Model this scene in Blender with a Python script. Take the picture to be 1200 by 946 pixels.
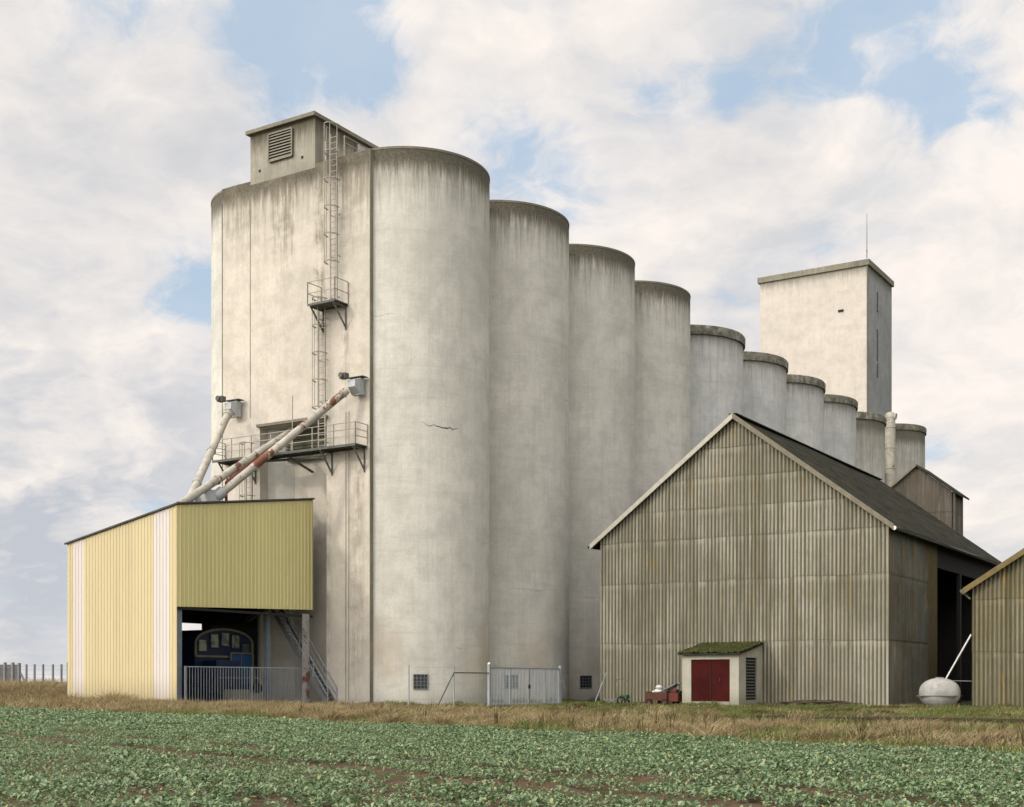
import bpy, math, random
import numpy as np
from mathutils import Vector, Matrix
random.seed(7); RNG = np.random.default_rng(11)
R = math.radians
for o in list(bpy.data.objects): bpy.data.objects.remove(o)
sc = bpy.context.scene; COL = sc.collection
sin, cos, pi, sqrt = math.sin, math.cos, math.pi, math.sqrt
# ---------------------------------------------------------------- camera
EYE = 1.3
cd = bpy.data.cameras.new('camera'); cam = bpy.data.objects.new('camera', cd); COL.objects.link(cam)
cam.location = (0, 0, EYE); cam.rotation_euler = (R(90), 0, 0)
cd.sensor_width = 36; cd.lens = 45.72; cd.shift_y = 326/1200; cd.clip_end = 6000; cd.clip_start = .1
sc.camera = cam
sc.render.resolution_x = 1024; sc.render.resolution_y = 807
sc.view_settings.view_transform = 'Standard'; sc.view_settings.look = 'None'
sc.view_settings.gamma = 1; sc.view_settings.exposure = -0.10; sc.view_settings.use_curve_mapping = False
# ---------------------------------------------------------------- site frame (x right along the gables, y away along the silo row)
AL = math.atan(955/1524.); CA, SA = cos(AL), sin(AL)
def W(x, y, z=0): return Vector((x*CA + y*SA, -x*SA + y*CA, z))
# ---------------------------------------------------------------- sun
TH, EL = R(23), R(27)
sh = W(-sin(TH), -cos(TH))
sdir = Vector((sh.x*cos(EL), sh.y*cos(EL), sin(EL)))
sl = bpy.data.lights.new('sun', 'SUN'); sun = bpy.data.objects.new('sun', sl); COL.objects.link(sun)
sl.energy = 1.25; sl.angle = R(4.0); sl.color = (1.0, .90, .75)
sun.rotation_euler = sdir.to_track_quat('Z', 'Y').to_euler()
# ---------------------------------------------------------------- node helper
class NT:
    def __init__(s, tree): s.t = tree; tree.nodes.clear()
    def n(s, typ, inp=None, **kw):
        nd = s.t.nodes.new(typ)
        for k, v in kw.items(): setattr(nd, k, v)
        for k, v in (inp or {}).items():
            if isinstance(v, bpy.types.NodeSocket): s.t.links.new(v, nd.inputs[k])
            elif isinstance(v, bpy.types.Node): s.t.links.new(v.outputs[0], nd.inputs[k])
            else:
                if isinstance(v, (tuple, list)) and nd.inputs[k].type == 'RGBA' and len(v) == 3: v = (*v, 1)
                nd.inputs[k].default_value = v
        return nd
    def math(s, op, a, b=0., c=None, clamp=False):
        i = {0: a, 1: b}
        if c is not None: i[2] = c
        return s.n('ShaderNodeMath', i, operation=op, use_clamp=clamp).outputs[0]
    def vm(s, op, a, b=None):
        i = {0: a}
        if b is not None: i[1] = b
        nd = s.n('ShaderNodeVectorMath', i, operation=op)
        return nd.outputs[1] if op in ('DISTANCE', 'DOT_PRODUCT', 'LENGTH') else nd.outputs[0]
    def ramp(s, v, a, b, to0=0., to1=1., smooth=True):
        return s.n('ShaderNodeMapRange', {0: v, 1: a, 2: b, 3: to0, 4: to1}, interpolation_type='SMOOTHSTEP' if smooth else 'LINEAR').outputs[0]
    def mix(s, f, a, b, mode='MIX'):
        nd = s.t.nodes.new('ShaderNodeMix'); nd.data_type = 'RGBA'; nd.blend_type = mode
        for k, v in ((0, f), (6, a), (7, b)):
            if isinstance(v, bpy.types.NodeSocket): s.t.links.new(v, nd.inputs[k])
            else: nd.inputs[k].default_value = (*v, 1) if isinstance(v, (tuple, list)) and len(v) == 3 else v
        return nd.outputs[2]
    def noise(s, vec, scale, detail=4, rough=.55, dist=0.):
        return s.n('ShaderNodeTexNoise', {'Vector': vec, 'Scale': scale, 'Detail': detail, 'Roughness': rough, 'Distortion': dist}).outputs[0]
    def sc(s, vec, x, y, z):
        return s.vm('MULTIPLY', vec, (x, y, z))
# ---------------------------------------------------------------- world: nishita sky with broken cloud
wd = bpy.data.worlds.new('World'); sc.world = wd; wd.use_nodes = True
q = NT(wd.node_tree)
D = q.n('ShaderNodeTexCoord').outputs['Generated']
sky = q.n('ShaderNodeTexSky', sky_type='NISHITA', sun_disc=False, sun_elevation=EL, sun_rotation=math.atan2(sh.x, sh.y), air_density=1.0, dust_density=1.2, ozone_density=1.2).outputs[0]
sep = q.n('ShaderNodeSeparateXYZ', {0: D})
zz = q.math('MAXIMUM', sep.outputs[2], 0.0)
den = q.math('ADD', zz, .36)
P = q.n('ShaderNodeCombineXYZ', {0: q.math('DIVIDE', sep.outputs[0], den), 1: q.math('DIVIDE', sep.outputs[1], den), 2: 0.0}).outputs[0]
def pdir(px, py): return Vector(((px-600)/1524., 1, (799-py)/1524.)).normalized()
wp = q.n('ShaderNodeTexNoise', {'Vector': P, 'Scale': 3.0, 'Detail': 4.0, 'Roughness': .55}).outputs[1]
PW = q.vm('ADD', P, q.vm('MULTIPLY', q.vm('SUBTRACT', wp, (.5, .5, .5)), (.34, .34, .34)))
def density(v):
    a_ = q.noise(v, 2.1, 3, .5); b_ = q.noise(v, 5.5, 8, .62)
    return q.math('ADD', q.math('MULTIPLY', a_, .62), q.math('MULTIPLY', b_, .38))
cov = density(PW)
cov2 = density(q.vm('ADD', PW, (-.050, -.030, 0)))
lit = q.math('SUBTRACT', cov, cov2)
blobs = [(1110, 60, .13, -.12), (330, 60, .07, -.10), (440, 60, .04, -.06), (560, 150, .04, -.05), (85, 8, .06, -.10), (420, 120, .05, -.04), (250, 330, .05, -.05), (205, 350, .06, -.07), (640, 175, .075, -.10), (10, 250, .03, -.06), (180, 560, .05, -.04), (790, 100, .05, -.07),
         (800, 300, .12, -.02), (100, 130, .12, .08), (90, 420, .09, .12), (1080, 240, .14, .09), (520, 130, .07, .03), (700, 60, .07, .07), (80, 540, .08, .08), (900, 200, .1, .04)]
for px, py, rad, amt in blobs:
    d = q.vm('DISTANCE', D, tuple(pdir(px, py)))
    cov = q.math('ADD', cov, q.ramp(d, 0, rad*1.5, amt, 0))
cl = q.math('ADD', q.math('MULTIPLY', q.ramp(cov, .30, .56), .4), q.math('MULTIPLY', q.ramp(cov, .38, .47), .6))
cl = q.math('MAXIMUM', cl, .22)
low = q.ramp(sep.outputs[2], .0, .16, 1, 0)
cl = q.math('MAXIMUM', cl, q.math('MULTIPLY', low, .75))
shade = q.noise(q.vm('ADD', P, (.12, -.10, 0.0)), 2.1, 7, .58, .3)
shade = q.math('ADD', q.math('MULTIPLY', shade, .6), q.math('MULTIPLY', q.noise(q.vm('ADD', P, (.03, -.03, 0)), 6.5, 7, .62, .2), .4))
shade = q.math('ADD', q.ramp(shade, .38, .60, .25, .8), q.math('MULTIPLY', lit, 4.5), clamp=True)
gl = None
for px, py, rad, amt in ((90, 490, .13, .7), (40, 720, .09, .8), (150, 260, .12, .30), (100, 570, .10, .5), (240, 150, .06, .25), (1100, 470, .16, .12)):
    g_ = q.ramp(q.vm('DISTANCE', D, tuple(pdir(px, py))), 0, rad*1.6, amt, 0)
    gl = g_ if gl is None else q.math('ADD', gl, g_)
st = q.noise(PW, 3.0, 7, .6)
gm = q.math('MULTIPLY', gl, q.ramp(st, .38, .6), clamp=True)
ccol = q.mix(shade, (.75, .745, .78), (1.10, 1.01, .965))
ccol = q.mix(gm, ccol, (.60, .63, .71))
sund = q.vm('DOT_PRODUCT', D, tuple(sdir))
glow = q.ramp(sund, .12, 1.0, 1.0, 4.2, False)
bank = q.ramp(q.vm('DISTANCE', D, (.93, -.30, .22)), .35, 1.25, 1.0, 1.0)   # dimming of unseen sky at right, added to darken right-facing walls; now neutral
glow = q.math('MULTIPLY', glow, bank)
cloud = q.vm('MULTIPLY', ccol, q.n('ShaderNodeCombineXYZ', {0: glow, 1: glow, 2: q.math('MULTIPLY', glow, .97)}).outputs[0])
cloud = q.vm('MULTIPLY', cloud, (10.0, 10.0, 10.0))
skyb = q.vm('ADD', q.vm('MULTIPLY', sky, (.45, .45, .45)), q.n('ShaderNodeCombineXYZ', {0: 3.5, 1: 4.9, 2: 6.4}).outputs[0])
hz = q.mix(low, skyb, (7.6, 7.7, 8.0))
colr = q.mix(cl, hz, cloud)
bg = q.n('ShaderNodeBackground', {0: colr, 1: .1})
q.n('ShaderNodeOutputWorld', {0: bg})
# ---------------------------------------------------------------- materials
def mat(name, rough=.8, metal=0, spec=.3):
    m = bpy.data.materials.new(name); m.use_nodes = True
    t = NT(m.node_tree)
    b = t.n('ShaderNodeBsdfPrincipled', {'Roughness': rough, 'Metallic': metal, 'Specular IOR Level': spec})
    t.n('ShaderNodeOutputMaterial', {0: b})
    t.tc = t.n('ShaderNodeTexCoord')
    t.obj = t.tc.outputs['Object']
    t.rnd = t.n('ShaderNodeObjectInfo').outputs['Random']
    t.b = b
    def setc(c, bump=None, bs=.3, bd=.02):
        if isinstance(c, bpy.types.NodeSocket): t.t.links.new(c, b.inputs['Base Color'])
        else: b.inputs['Base Color'].default_value = (*c, 1)
        if bump is not None:
            bn = t.n('ShaderNodeBump', {'Height': bump, 'Strength': bs, 'Distance': bd})
            t.t.links.new(bn.outputs[0], b.inputs['Normal'])
    t.setc = setc; t.m = m
    return t
def offset(t, k=37.):
    r = t.math('MULTIPLY', t.rnd, k)
    return t.vm('ADD', t.obj, t.n('ShaderNodeCombineXYZ', {0: r, 1: r, 2: t.math('MULTIPLY', r, .37)}).outputs[0])

def concrete(name, H, c_light, c_dark, top=3.0, topamt=.8, warm=0., rings=True, greenfoot=0., streak=.6):
    t = mat(name, .9)
    o = offset(t); z = t.n('ShaderNodeSeparateXYZ', {0: t.obj}).outputs[2]
    big = t.noise(o, .16, 5, .6); mid = t.noise(o, .9, 6, .65); fine_ = t.noise(o, 9, 6, .7)
    vst = t.noise(t.sc(o, 1, 1, .035), 2.6, 6, .62)           # long vertical runs
    vst2 = t.noise(t.sc(o, 1, 1, .07), 9, 5, .7)
    hst = t.noise(t.sc(o, .10, .10, 1), 1.9, 6, .7)              # slipform lifts
    hst2 = t.noise(t.sc(o, .12, .12, 1), 8.0, 4, .65)
    c = t.mix(t.ramp(big, .3, .7), c_dark, c_light)
    c = t.mix(t.math('MULTIPLY', t.ramp(mid, .38, .70), .50), c, tuple(v*.70 for v in c_dark))
    c = t.mix(t.math('MULTIPLY', t.ramp(vst, .45, .75), .42*streak), c, tuple(v*.62 for v in c_dark))
    c = t.mix(t.math('MULTIPLY', t.ramp(vst2, .48, .72), .42*streak), c, tuple(v*.60 for v in c_dark))
    if rings:
        c = t.mix(t.math('MULTIPLY', t.ramp(hst, .50, .72), .30), c, tuple(v*.66 for v in c_dark))
        c = t.mix(t.math('MULTIPLY', t.ramp(hst2, .56, .70), .22), c, tuple(v*1.12 for v in c_light))
        c = t.mix(t.math('MULTIPLY', t.ramp(t.math('PINGPONG', z, .62), .0, .016, 1, 0), t.ramp(mid, .45, .65, .0, .28)), c, tuple(v*.6 for v in c_dark))
        # a few jagged horizontal cracks
        zc = t.math('ADD', t.math('ADD', z, t.math('MULTIPLY', mid, .7)), t.math('MULTIPLY', t.rnd, 5.))
        cr = t.ramp(t.math('PINGPONG', zc, 2.9), 0, .035, 1, 0)
        cr = t.math('MULTIPLY', cr, t.ramp(t.noise(o, .33, 2, .5), .57, .64))
        c = t.mix(t.math('MULTIPLY', cr, .6), c, (.12, .11, .09))
    lift = t.n('ShaderNodeTexWhiteNoise', {'W': t.math('FLOOR', t.math('ADD', t.math('DIVIDE', z, 1.24), t.math('MULTIPLY', t.rnd, 50.)))}, noise_dimensions='1D').outputs[0]
    c = t.mix(t.math('MULTIPLY', lift, .16 if rings else .05), c, tuple(v*.72 for v in c_dark))
    # algae and soot run down from the rim, ragged lower edge
    e = t.math('ADD', t.math('MULTIPLY', vst2, top*1.5), t.math('MULTIPLY', vst, top*1.6))
    edge = t.math('SUBTRACT', t.math('ADD', z, e), H + top*.55)
    a = t.ramp(edge, -top*.25, top*1.3)
    c = t.mix(t.math('MULTIPLY', a, topamt), c, (.155, .14, .098))
    rim = t.ramp(t.math('ADD', z, t.math('MULTIPLY', vst2, 1.6)), H-.75, H+.40)
    c = t.mix(t.math('MULTIPLY', rim, min(1, topamt*1.3)), c, (.075, .066, .045))
    if 'rim' in name:
        c = t.mix(t.ramp(t.noise(o, 1.6, 6, .75), .46, .56, 0, .75), c, (.06, .058, .045))
        c = t.mix(t.ramp(t.noise(o, 2.3, 5, .75), .56, .64, 0, .6), c, (.36, .35, .30))
    if 'end_wall' in name:
        sx_ = t.n('ShaderNodeSeparateXYZ', {0: t.obj}).outputs[0]
        wob = t.math('ADD', sx_, t.math('MULTIPLY', t.math('SUBTRACT', mid, .5), .9))
        def band(x0, x1, z0, z1, amt):
            a_ = t.math('MULTIPLY', t.ramp(wob, x0-.25, x0+.15), t.ramp(wob, x1-.15, x1+.25, 1, 0))
            b_ = t.math('MULTIPLY', t.ramp(z, z0-3, z0+2), t.ramp(z, z1-.2, z1+.5, 1, 0))
            n_ = t.ramp(t.math('ADD', t.math('MULTIPLY', mid, .5), t.math('MULTIPLY', vst2, .5)), .40, .62)
            return t.math('MULTIPLY', t.math('MULTIPLY', a_, b_), t.math('MULTIPLY', n_, amt))
        for bb in ((-1.4, .1, 25.0, 29.3, .75), (1.7, 2.3, 19.5, 29.3, .8), (3.0, 5.2, 25.5, 29.3, .45), (4.1, 4.9, 1.0, 13.2, .35), (2.3, 2.7, 1.0, 12.6, .55), (3.6, 3.9, 17.5, 20.0, .6), (-4.9, -2.4, 26.8, 29.3, .45), (4.55, 4.8, 10.2, 12.3, .7)):
            c = t.mix(band(*bb), c, (.15, .13, .085))
        c = t.mix(t.ramp(t.noise(o, .55, 6, .7), .50, .72, 0, .40), c, (.36, .31, .22))
    if warm:
        w_ = t.math('MULTIPLY', t.ramp(t.noise(t.sc(o, 1, 1, .5), .35, 3, .5), .45, .7), t.ramp(z, 1, 7, warm, 0))
        c = t.mix(w_, c, (.42, .30, .17))
    sp = t.ramp(t.noise(o, 3.2, 3, .8), .70, .76)
    c = t.mix(t.math('MULTIPLY', sp, .45), c, tuple(v*.45 for v in c_dark))
    if greenfoot: c = t.mix(t.math('MULTIPLY', t.ramp(t.math('ADD', z, t.math('MULTIPLY', mid, 1.2)), .5, 1.6, 1, 0), greenfoot), c, (.13, .13, .08))
    c = t.mix(t.math('MULTIPLY', t.ramp(fine_, .35, .68), .22), c, tuple(v*.6 for v in c_dark))
    t.setc(c, t.math('ADD', t.math('MULTIPLY', fine_, .4), t.math('ADD', hst, mid)), .5, .03)
    return t.m
M = {}
M['silo'] = concrete('silo_concrete', 29.2, (.66, .645, .575), (.54, .535, .475), 2.6, .9, warm=.5, greenfoot=.35)
M['silo_far'] = concrete('pale_silo_concrete', 28.1, (.62, .625, .60), (.49, .50, .49), 2.4, .45, greenfoot=.3, streak=.9)
M['silo_last'] = concrete('rust_streaked_concrete', 27.6, (.60, .59, .54), (.46, .455, .41), 5, .6, greenfoot=.3, streak=1.3)
M['silo_end'] = concrete('end_silo_concrete', 30.3, (.58, .57, .52), (.44, .43, .39), 5, .65, streak=1.4)
M['endwall'] = concrete('end_wall_concrete', 29.2, (.61, .56, .48), (.52, .485, .415), 2.9, .80, rings=False, streak=.45)
M['gallery'] = concrete('gallery_concrete', 2.9, (.42, .40, .33), (.27, .26, .205), 2.2, .75, rings=False, streak=1.3)
M['slab'] = concrete('roof_slab_concrete', 90, (.30, .28, .22), (.17, .16, .12), 1.5, .6, rings=False, streak=1.2)
M['rimcap'] = concrete('mossy_rim_concrete', 90, (.27, .26, .21), (.11, .105, .08), 1.5, .6, rings=False, streak=1.6)
M['tower'] = concrete('tower_render', 47.6, (.58, .535, .47), (.53, .49, .43), 1.6, .35, rings=False, streak=.4)
M['towerside'] = concrete('grey_side_render', 47.6, (.34, .35, .35), (.25, .26, .26), 1.6, .5, rings=False, streak=.8)
M['hutwall'] = concrete('hut_render', 5, (.50, .475, .39), (.40, .38, .31), 1.0, .2, rings=False, greenfoot=.6)
def simple(name, col, rough=.6, metal=0, var=.25, rust=0., scale=3., spec=.3):
    t = mat(name, rough, metal, spec)
    o = offset(t)
    n1 = t.noise(o, scale, 6, .65); n2 = t.noise(t.sc(o, 1, 1, .15), scale*1.7, 5, .65)
    c = t.mix(t.ramp(n1, .35, .7, 0, var), col, tuple(v*.5 for v in col))
    c = t.mix(t.ramp(n2, .45, .75, 0, var), c, tuple(v*.6 for v in col))
    if rust: c = t.mix(t.ramp(t.noise(o, scale*.7, 6, .7), .72-.3*rust, .76-.25*rust), c, (.14, .06, .033))
    t.setc(c, n1, .25, .01)
    return t.m
M['galv'] = simple('galvanised_steel', (.20, .215, .225), .5, .3, .5)
M['ladder'] = simple('weathered_ladder_steel', (.34, .32, .27), .6, .1, .4, .2)
M['decksteel'] = simple('dark_deck_steel', (.11, .115, .10), .7, 0, .5, .3)
M['duct'] = simple('chalky_duct_paint', (.45, .43, .36), .7, 0, .6, .42, 1.6)
M['duct_rust'] = simple('peeling_duct_paint', (.46, .44, .38), .7, 0, .6, .62, 1.0)
M['duct_grey'] = simple('grey_duct_metal', (.40, .42, .43), .5, .2, .3, .1)
M['redpaint'] = simple('flaking_red_paint', (.17, .045, .03), .7, 0, .5)
M['post'] = simple('blue_grey_post_paint', (.17, .20, .23), .6, 0, .4, .15)
M['post_rust'] = simple('rusting_post', (.30, .29, .28), .7, 0, .5, .75, 1.6)
M['blue'] = simple('blue_vehicle_paint', (.005, .014, .045), .45, 0, .4, .05)
M['blue_light'] = simple('mid_blue_door_paint', (.014, .06, .15), .5, 0, .5, .15)
M['cream_trim'] = simple('cream_trim', (.15, .135, .09), .6, 0, .4, .2)
M['black'] = simple('black_rubber', (.012, .012, .014), .7, 0, .3)
M['darkint'] = simple('interior_shade', (.020, .019, .018), .9, 0, .3)  # near-black colour stands in for the shade inside the buildings
M['louvre'] = simple('louvre_slats', (.22, .205, .16), .7, 0, .3)
M['recess_shade_panel'] = simple('olive_shade_panel', (.10, .10, .062), .7, 0, .4)
M['white'] = simple('white_paint', (.72, .71, .68), .45, 0, .35, .08)
M['tank'] = simple('white_tank_paint', (.36, .355, .33), .6, 0, .7, .3, 1.5)
M['reddoor'] = simple('oxblood_door_paint', (.055, .008, .007), .8, 0, .7, .0, 1.2, .1)
M['timber'] = simple('grey_timber', (.20, .18, .13), .85, 0, .5)
M['timber_pale'] = simple('bleached_timber', (.46, .44, .37), .8, 0, .35)
M['rust'] = simple('rusty_iron', (.10, .042, .026), .85, 0, .6, .4)
M['railrust'] = simple('rail_rust', (.045, .028, .020), .8, 0, .4)
M['cartred'] = simple('faded_red_paint', (.12, .028, .02), .7, 0, .5, .4)
M['greenpaint'] = simple('dull_green_paint', (.05, .09, .05), .7, 0, .5, .3)
M['fencegrey'] = simple('fence_concrete', (.22, .22, .225), .85, 0, .4)
M['gate'] = simple('gate_steel', (.30, .33, .35), .55, .1, .4, .05)
M['wood_dark'] = simple('rotting_sticks', (.085, .068, .045), .9, 0, .5)
M['bag'] = simple('white_plastic_sheet', (.6, .6, .57), .6, 0, .4)
t = mat('window_glass', .08, 0, .6); t.setc(t.mix(t.ramp(t.noise(offset(t), 1.5, 3, .5), .4, .6), (.04, .055, .05), (.17, .19, .14))); M['glass'] = t.m  # pale green patches painted in as reflections on the cab panes
t = mat('dark_glass', .12, 0, .5); t.setc((.02, .024, .028)); M['darkglass'] = t.m

def sheetmetal(name, col, dirt=.3, seam=0):
    t = mat(name, .55, 0, .35)
    o = t.obj; z = t.n('ShaderNodeSeparateXYZ', {0: o}).outputs[2]
    v = t.noise(t.sc(o, 1, 1, .05), 1.4, 6, .6); v2 = t.noise(t.sc(o, 1, 1, .12), 7, 5, .7)
    sxy = t.n('ShaderNodeSeparateXYZ', {0: o}); wn = t.n('ShaderNodeTexWhiteNoise', {'W': t.math('FLOOR', t.math('DIVIDE', t.math('ADD', sxy.outputs[0], sxy.outputs[1]), 1.08))}, noise_dimensions='1D').outputs[0]
    base = t.mix(t.math('MULTIPLY', wn, .22), col, tuple(a*.78 for a in col))
    c = t.mix(t.ramp(v, .40, .75, 0, dirt), base, tuple(a*.62 for a in col))
    c = t.mix(t.ramp(v2, .48, .8, 0, dirt), c, tuple(a*.6 for a in col))
    c = t.mix(t.math('MULTIPLY', t.ramp(t.math('ADD', z, t.math('MULTIPLY', v2, 1.6)), .9, 2.6, 1, 0), .55), c, (.22, .18, .10))
    c = t.mix(t.ramp(t.noise(o, 2.3, 4, .8), .72, .76, 0, .5), c, tuple(a*.4 for a in col))
    t.setc(c)
    return t.m
M['creamsheet'] = sheetmetal('cream_sheet', (.54, .46, .265), .30)
M['greensheet'] = sheetmetal('olive_sheet', (.60, .545, .26), .25)
M['whitesheet'] = sheetmetal('translucent_white_sheet', (.58, .535, .49), .22)
def asbestos(name, c0, c1, stain, courses, lichen=.5, ox=0., vamt=0.):
    t = mat(name, .92, 0, .15)
    o = offset(t, 13.); z = t.n('ShaderNodeSeparateXYZ', {0: t.obj}).outputs[2]
    big = t.noise(o, .28, 4, .6); v = t.noise(t.sc(o, 1, 1, .06), 2.3, 6, .65); v2 = t.noise(t.sc(o, 1, 1, .10), 11, 5, .75)
    sp = t.noise(o, 14, 5, .75)
    c = t.mix(t.ramp(big, .36, .64), c0, c1)
    c = t.mix(t.ramp(v, .42, .68, 0, .75), c, stain)
    c = t.mix(t.ramp(t.noise(o, .5, 5, .7), .48, .66, 0, .28), c, tuple(a*.55 for a in c0))
    c = t.mix(t.ramp(t.noise(t.sc(o, 1, 1, .04), 4.8, 2, .5), .60, .66, 0, .35), c, tuple(a*1.25 for a in c1))
    c = t.mix(t.ramp(v2, .48, .75, 0, .55), c, tuple(a*.45 for a in c0))
    c = t.mix(t.ramp(sp, .5, .7, 0, .5), c, tuple(a*.35 for a in c0))
    li = t.math('MULTIPLY', t.ramp(t.noise(t.sc(o, 1, 1, .13), 3.1, 5, .6), .57, .70), t.ramp(t.noise(o, .35, 3, .6), .42, .6, 0, lichen))
    c = t.mix(li, c, (.34, .235, .08))
    c = t.mix(t.ramp(t.noise(t.sc(o, 1, 1, .3), .8, 4, .6), .5, .68, 0, .35*lichen), c, (.22, .17, .075))
    # clean pale line and grime where one course of sheets laps the next
    sx_ = t.n('ShaderNodeSeparateXYZ', {0: t.obj}).outputs[0]
    cell = t.math('FLOOR', t.math('DIVIDE', t.math('ADD', sx_, ox), .209*5))
    ci = None
    for zc in courses:
        g_ = t.math('GREATER_THAN', z, zc); ci = g_ if ci is None else t.math('ADD', ci, g_)
    wn = t.n('ShaderNodeTexWhiteNoise', {'Vector': t.n('ShaderNodeCombineXYZ', {0: cell, 1: ci, 2: 3.7}).outputs[0]}, noise_dimensions='3D').outputs[0]
    c = t.mix(t.math('MULTIPLY', wn, .38), c, tuple(a*.55 for a in c0))
    c = t.mix(t.ramp(wn, .82, .95, 0, .22), c, tuple(a*1.25 for a in c1))
    val = t.ramp(t.math('COSINE', t.math('MULTIPLY', t.math('ADD', sx_, ox), 2*pi/.209)), .5, -.8)
    c = t.mix(t.math('MULTIPLY', val, t.ramp(v, .3, .7, vamt*.8, vamt)), c, tuple(a*.28 for a in c0))     # grime plus corrugation shade painted into the valleys
    for zc in courses:
        dz = t.math('SUBTRACT', t.math('ADD', z, t.math('MULTIPLY', t.math('SUBTRACT', wn, .5), .09)), zc)
        a = t.ramp(dz, -.45, -.03, 0, 1); b_ = t.ramp(dz, -.03, .02, 1, 0)
        c = t.mix(t.math('MULTIPLY', t.math('MULTIPLY', a, b_), t.ramp(v, .35, .6, .26, .03)), c, tuple(min(1, a2*1.45) for a2 in c1))
        k = t.math('MULTIPLY', t.ramp(dz, -.01, .0, 0, 1), t.ramp(dz, .02, .07, 1, 0))
        c = t.mix(t.math('MULTIPLY', k, .55), c, tuple(a2*.4 for a2 in c0))
    t.setc(c, sp, .5, .01)
    return t.m
CRS = [3.4, 6.75, 9.1, 10.7, 12.3, 13.9]
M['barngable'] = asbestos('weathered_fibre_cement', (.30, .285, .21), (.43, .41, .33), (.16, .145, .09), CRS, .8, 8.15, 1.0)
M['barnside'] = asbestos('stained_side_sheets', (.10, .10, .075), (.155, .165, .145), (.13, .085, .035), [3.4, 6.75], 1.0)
M['shedgable'] = asbestos('mossy_fibre_cement', (.20, .185, .115), (.28, .265, .19), (.12, .095, .045), [2.7, 5.3, 7.9], .95, 8.0, .8)
M['lifthouse'] = asbestos('dark_fibre_cement', (.13, .115, .09), (.19, .17, .14), (.08, .07, .055), [13.], .2)
def roofmat(name, c0, c1, moss, amt):
    t = mat(name, .95, 0, .1); o = t.obj
    n1 = t.noise(o, 1.2, 6, .7); n2 = t.noise(o, 7, 6, .75)
    c = t.mix(t.ramp(n1, .35, .65), c0, c1)
    c = t.mix(t.ramp(n2, .45, .62, 0, amt), c, moss)
    c = t.mix(t.ramp(t.noise(o, 22, 4, .8), .6, .75, 0, .5), c, tuple(a*1.8 for a in c1))
    t.setc(c, n2, .8, .05)
    return t.m
M['barnroof'] = roofmat('dark_mossy_roof', (.019, .019, .016), (.052, .050, .040), (.028, .030, .016), .8)
M['mossroof'] = roofmat('thick_moss', (.045, .055, .016), (.075, .085, .026), (.040, .034, .016), .9)
M['shedroof'] = roofmat('flat_roof_membrane', (.07, .07, .065), (.10, .10, .09), (.05, .05, .04), .4)
# ground
t = mat('site_soil', .95, 0, .1); o = t.tc.outputs['Object']
n1 = t.noise(o, .5, 6, .6); n2 = t.noise(o, 5, 6, .7)
c = t.mix(t.ramp(n1, .35, .65), (.10, .085, .035), (.055, .075, .022)); c = t.mix(t.ramp(n2, .4, .7, 0, .6), c, (.045, .04, .02))
t.setc(c, n2, .6, .08); M['site'] = t.m
t = mat('field_soil', .95, 0, .1); o = t.tc.outputs['Object']
n1 = t.noise(o, .8, 6, .6); n2 = t.noise(o, 9, 6, .75)
c = t.mix(t.ramp(n1, .35, .65), (.14, .095, .060), (.10, .075, .045)); c = t.mix(t.ramp(n2, .4, .7, 0, .6), c, (.06, .038, .024))
far = t.ramp(t.n('ShaderNodeSeparateXYZ', {0: o}).outputs[1], 60, 120)
c = t.mix(far, c, (.06, .09, .035))
t.setc(c, n2, .9, .08); M['soil'] = t.m
def leafmat(name, cols, pos, rough=.55, trans=.25, spec=.35, patch=None):
    m = bpy.data.materials.new(name); m.use_nodes = True; t = NT(m.node_tree)
    g = t.n('ShaderNodeNewGeometry').outputs['Random Per Island']
    r = t.n('ShaderNodeValToRGB', {0: g}); cr = r.color_ramp
    while len(cr.elements) < len(cols): cr.elements.new(.5)
    for e, p, c in zip(cr.elements, pos, cols): e.position = p; e.color = (*c, 1)
    c = r.outputs[0]
    ob = t.n('ShaderNodeTexCoord').outputs['Object']
    n = t.noise(ob, .35, 5, .65)
    if patch: c = t.mix(t.ramp(n, .40, .62, 0, .75), c, patch)
    b = t.n('ShaderNodeBsdfPrincipled', {'Base Color': c, 'Roughness': rough, 'Specular IOR Level': spec})
    tr = t.n('ShaderNodeBsdfTranslucent', {0: c})
    mx = t.n('ShaderNodeMixShader', {0: trans, 1: b, 2: tr}); t.n('ShaderNodeOutputMaterial', {0: mx})
    return m
M['crop'] = leafmat('oilseed_leaf', [(.060, .112, .042), (.110, .180, .075), (.170, .250, .120), (.27, .35, .20), (.34, .33, .11), (.26, .19, .09)], [0, .28, .60, .90, .984, .993], .5, .2, .45)
M['dry'] = leafmat('dry_grass_blade', [(.26, .195, .10), (.38, .305, .17), (.50, .42, .26), (.21, .145, .08), (.14, .17, .05)], [0, .35, .7, .85, .95], .8, .3, .1, (.24, .18, .095))
M['green'] = leafmat('green_grass_blade', [(.07, .12, .025), (.11, .17, .04), (.17, .21, .065), (.32, .26, .12)], [0, .4, .75, .93], .7, .3, .15, (.12, .115, .04))
M['weed'] = leafmat('dark_weed', [(.075, .045, .025), (.12, .07, .04), (.05, .06, .025)], [0, .5, .85], .8, .2, .1)
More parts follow.
